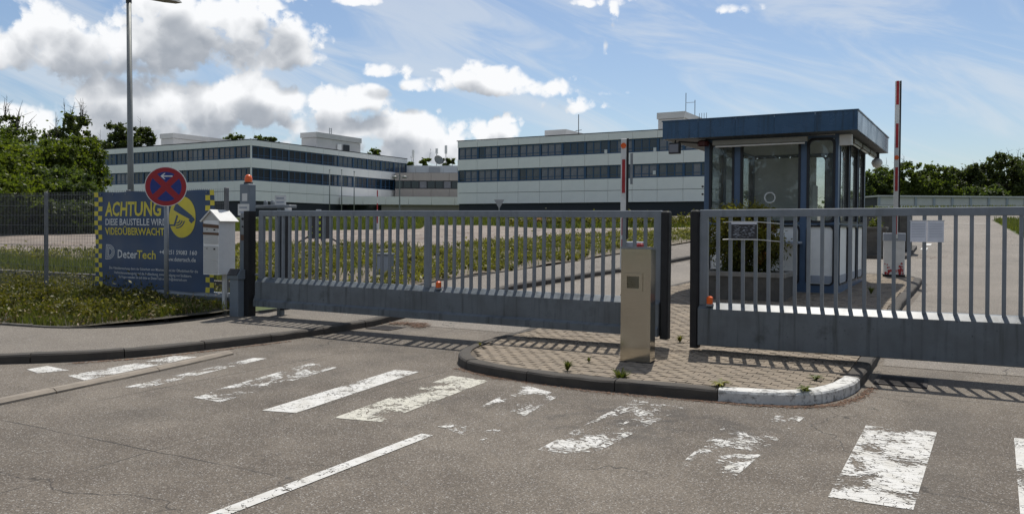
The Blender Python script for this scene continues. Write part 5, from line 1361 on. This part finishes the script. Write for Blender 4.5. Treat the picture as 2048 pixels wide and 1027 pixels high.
vv = [(-24, 6.55), (-18, 6.85), (-14, 7.05), (-12.56, 7.2), (-11.34, 7.46), (-10.8, 8.2), (-10.74, 9.2), (-10.85, 10.0), (-12.2, 11.8), (-24, 11.8)]
clump = lambda sc, th, k=0: (lambda u, v: 1.0 if mnoise.noise((u*sc, v*sc, k)) > th else .12)
P, t_ = blades(scatter(vv, verge_z, 42000, 1, lambda u, v: .25+.75*max(0, mnoise.noise((u*1.3, v*1.3, 2))+.35)), .13, .006, 1)
stuff(link('verge_grass', quads('verge_grass', P, t_, 'grass_green')), 'rough green and dry grass on the verge by the fence', 'grass')
pc = scatter(vv, verge_z, 900, 9, lambda u, v: 1.0 if (mnoise.noise((u*.55, v*.55, 5)) > .02 or v > 9.6) else .05)
rd = random.Random(2)
hh_ = [max(.06, .26+.36*mnoise.noise((c[0]*.5, c[1]*.5, 6))) for c in pc]
P, t_ = leaf_cloud(np.random.default_rng(12), [(c[0], c[1], c[2]+h*.5) for c, h in zip(pc, hh_)], [h*.9 for h in hh_], 42, .03, .55)
stuff(link('verge_shrubs', quads('verge_shrubs', P, t_, 'bush_yellow')), 'tangled low yellow green ground cover on the verge', 'ground cover')
P, t_ = leaf_cloud(np.random.default_rng(13), [(c[0], c[1], c[2]+.05) for c in scatter(vv, verge_z, 900, 14)], [.18]*900, 26, .03, .3)
stuff(link('verge_litter', quads('verge_litter', P*np.array([1, 1, 1.0]), t_, 'dry')), 'dry leaf and stalk litter between the verge plants', 'leaf litter')
# planting bed behind the left gate
pc = scatter(bed_pts, bedz, 2300, 21, lambda u, v: (1.0 if u > -27 else .3)*(1.0 if mnoise.noise((u*.45, v*.45, 9)) > .0 else .06))
hh_ = [max(.1, .30+.34*mnoise.noise((c[0]*.35, c[1]*.35, 7)))*(1.0 if Vector(c).dot(CV) < 20 else .55) for c in pc]
P, t_ = leaf_cloud(np.random.default_rng(22), [(c[0], c[1], c[2]+h*.45) for c, h in zip(pc, hh_)], [h*.85 for h in hh_], 36, .05, .5)
stuff(link('bed_shrubs', quads('bed_shrubs', P, t_, 'cover')), 'low yellow green shrub cover filling the bed behind the left gate', 'ground cover')
P, t_ = blades(scatter(bed_pts, bedz, 8000, 23), .22, .010, 24)
stuff(link('bed_grass', quads('bed_grass', P, t_, 'grass_green')), 'grass stalks growing through the planting bed shrubs', 'grass')
bank = [(-42, 12.4), (-12.8, 12.4), (-13.2, 13), (-30, 17.3), (-42, 15)]
P, t_ = blades(scatter(bank, lambda u, v: .42, 22000, 31), .22, .01, 32)
stuff(link('bank_grass', quads('bank_grass', P, t_, 'grass_green')), 'tufted grass along the top of the retaining wall', 'grass')
# grass behind the plaza
back = [(-70, 37), (-57, 39.6), (-45, 44), (-35, 50.2), (-40.3, 58.8), (-34, 58.8), (-25.5, 52.8), (-16.4, 56.4), (-10.4, 47.3), (-9.5, 48), (-16, 62), (-30, 80), (-70, 75)]
P, t_ = blades(scatter(back, lambda u, v: zt(v)-.03, 42000, 41), .38, .035, 42)
stuff(link('back_grass', quads('back_grass', P, t_, 'grass_green')), 'long meadow grass between the plaza and the offices', 'grass')
pc = scatter([(-30, 53), (-16.4, 57), (-10.6, 48.5), (-16, 66), (-34, 72)], lambda u, v: zt(v), 260, 45)
P, t_ = leaf_cloud(np.random.default_rng(46), [(c[0], c[1], c[2]+.4) for c in pc], [.55]*len(pc), 40, .1)
stuff(link('back_shrubs', quads('back_shrubs', P, t_, 'bush_yellow')), 'flowering shrubs in front of the right office block', 'shrubs')
pc = scatter([(-19, 36), (-17.4, 39), (-12.6, 41.7), (-10.7, 39.8), (-10.6, 46.5), (-14, 50), (-18, 44)], lambda u, v: zt(v), 260, 47)
P, t_ = leaf_cloud(np.random.default_rng(48), [(c[0], c[1], c[2]+.1) for c in pc], [.3]*len(pc), 40, .06)
stuff(link('plaza_weeds', quads('plaza_weeds', P, t_, 'cover')), 'weedy growth spreading over the end of the plaza', 'weeds')
rgt = [(2.75, 30), (2.85, 44), (2.7, 60), (2.5, 75), (30, 79), (30, 30)]
P, t_ = blades(scatter(rgt, lambda u, v: zt(v)-.03, 26000, 51, lambda u, v: 1 if u < 12 else .3), .3, .03, 52)
stuff(link('right_grass', quads('right_grass', P, t_, 'grass_green')), 'grass along the right edge of the exit lane', 'grass')
P, t_ = blades(scatter([(-14, 91.5), (40, 92), (40, 97), (-14, 97)], lambda u, v: zt(v), 9000, 53), .8, .08, 54)
stuff(link('hall_weeds', quads('hall_weeds', P, t_, 'grass_green')), 'weeds at the foot of the long low hall', 'weeds')

# weeds along the island
def weed(px, py, h, n, label, m='grass_green', off=.11, flat=False):
    g0 = gp(px, py, off); t = thing('weed', label, 'weed', W(*g0), 0, 'weeds in the island joints')
    rd = random.Random(int(px)); mb = []
    for k in range(n):
        a = rd.uniform(0, 6.283); l = h*rd.uniform(.5, 1.1); tilt = rd.uniform(.3, .9) if not flat else rd.uniform(1.0, 1.4); w = h*.07*rd.uniform(.7, 1.3)*(1.8 if flat else 1)
        d = Vector((math.cos(a), math.sin(a), 0)); s_ = Vector((-d.y, d.x, 0))
        tip = d*l*math.sin(tilt)+Vector((0, 0, l*math.cos(tilt))); mid = d*l*.5*math.sin(tilt*.7)+Vector((0, 0, l*.6*math.cos(tilt*.7)))
        mb.append([(0, 0, 0), tuple(mid+s_*w), tuple(tip), tuple(mid-s_*w)])
    link('leaves', quads('leaves', np.array(mb), np.random.default_rng(int(px)).random(n), m), t); return t
weed(1135, 742, .14, 40, 'grassy weed tuft at the kerb joint nearest the island nose')
weed(1241, 770, .2, 70, 'large leafy weed growing out of the dark kerb face before the access pillar', off=.03)
weed(1440, 773, .13, 40, 'flat rosette weed at the end of the white painted kerb', 'cover', flat=True)
weed(1610, 783, .12, 26, 'bright leafy weed in the crack between the white kerb stones', 'grass_green', flat=True)
weed(1632, 760, .11, 30, 'flat rosette weed on the pavers inside the white kerb', 'grass_green', flat=True)
weed(1325, 668, .2, 60, 'dry grass tuft under the meeting ends of the gates', 'cover')
weed(1360, 685, .12, 50, 'low grass patch between the two rubber gate edges', 'cover')
weed(1178, 725, .08, 24, 'tiny grass tuft among the pavers left of the access pillar')
weed(1500, 700, .07, 24, 'tiny grass tuft at the foot of the right gate beam')
weed(960, 692, .07, 30, 'small grass tuft by the rounded nose of the island', 'cover')
weed(1742, 588, .16, 40, 'green weed at the foot of the rusty barrier box')
# leaf litter along the island kerb, drains and gate foot
def litter(name, pts, n, spread, size, seed, label, m='litter', z=.004):
    rg = np.random.default_rng(seed); P0 = np.array(pts); seg = rg.integers(0, len(P0)-1, n); t = rg.random(n)[:, None]
    q = P0[seg]*(1-t)+P0[seg+1]*t + rg.normal(0, spread, (n, 2))
    a = rg.random(n)*6.283; s = size*(.5+rg.random(n))
    out = np.zeros((n, 4, 3))
    for k in range(4):
        ang = a+k*math.pi/2; rr_ = s*(1 if k % 2 == 0 else .45)
        for i in range(n):
            pass
        uu = q[:, 0]+np.cos(ang)*rr_; v2 = q[:, 1]+np.sin(ang)*rr_
        zz_ = np.interp(q[:, 1], _tx, _ty)+z+rg.random(n)*.006
        out[:, k, 0] = CU.x*uu+CV.x*v2; out[:, k, 1] = CU.y*uu+CV.y*v2; out[:, k, 2] = zz_
    stuff(link(name, quads(name, out, rg.random(n), m)), label, 'leaf litter')
litter('kerb_litter', [(-2.2, 7.56), (-1.6, 7.62), (-1.2, 7.76), (-.95, 8.02), (-.8, 8.5), (-.74, 9.1)], 1500, .03, .012, 61, 'reddish leaf litter swept along the white painted kerb')
litter('front_litter', [(-5.0, 7.9), (-4.3, 7.6), (-3.2, 7.46), (-2.2, 7.52)], 900, .03, .012, 62, 'thin reddish litter along the dark front kerb of the island')
litter('left_kerb_litter', [(-9.0, 5.9), (-8.6, 6.6), (-8.36, 7.6), (-8.2, 8.6)], 900, .03, .014, 63, 'reddish litter in the gutter of the left kerb')
litter('drain_litter', [(-8.15, 10.9), (-7.7, 11.0), (-7.5, 10.8)], 900, .07, .018, 64, 'heap of brown leaves behind the left storm drain', z=.012)
litter('gate_foot_litter', [(-5.2, 9.95), (-3, 9.8), (-1, 9.85)], 1200, .08, .012, 65, 'brown litter under the gate beams on the island', 'twig', z=.112)
litter('lane_litter', [(-7.6, 19), (-7.4, 26), (-7.2, 32)], 260, .35, .05, 66, 'dark clods scattered on the lane inside the left gate', 'twig', z=.02)
litter('walk_litter', [(-9, 19), (-9, 26), (-9, 33)], 160, .6, .05, 67, 'dark clods scattered on the inner footpath', 'twig', z=.125)
litter('plaza_litter', [(-40, 32), (-30, 36), (-22, 42), (-14, 46)], 2200, 4.0, .09, 68, 'brown debris scattered over the plaza', 'litter', z=.02)
litter('yard_litter', [(-1.8, 31), (-.6, 29.5), (2.2, 42), (2.3, 55)], 500, .3, .04, 69, 'brown debris along the edges of the exit lane', 'litter', z=.02)
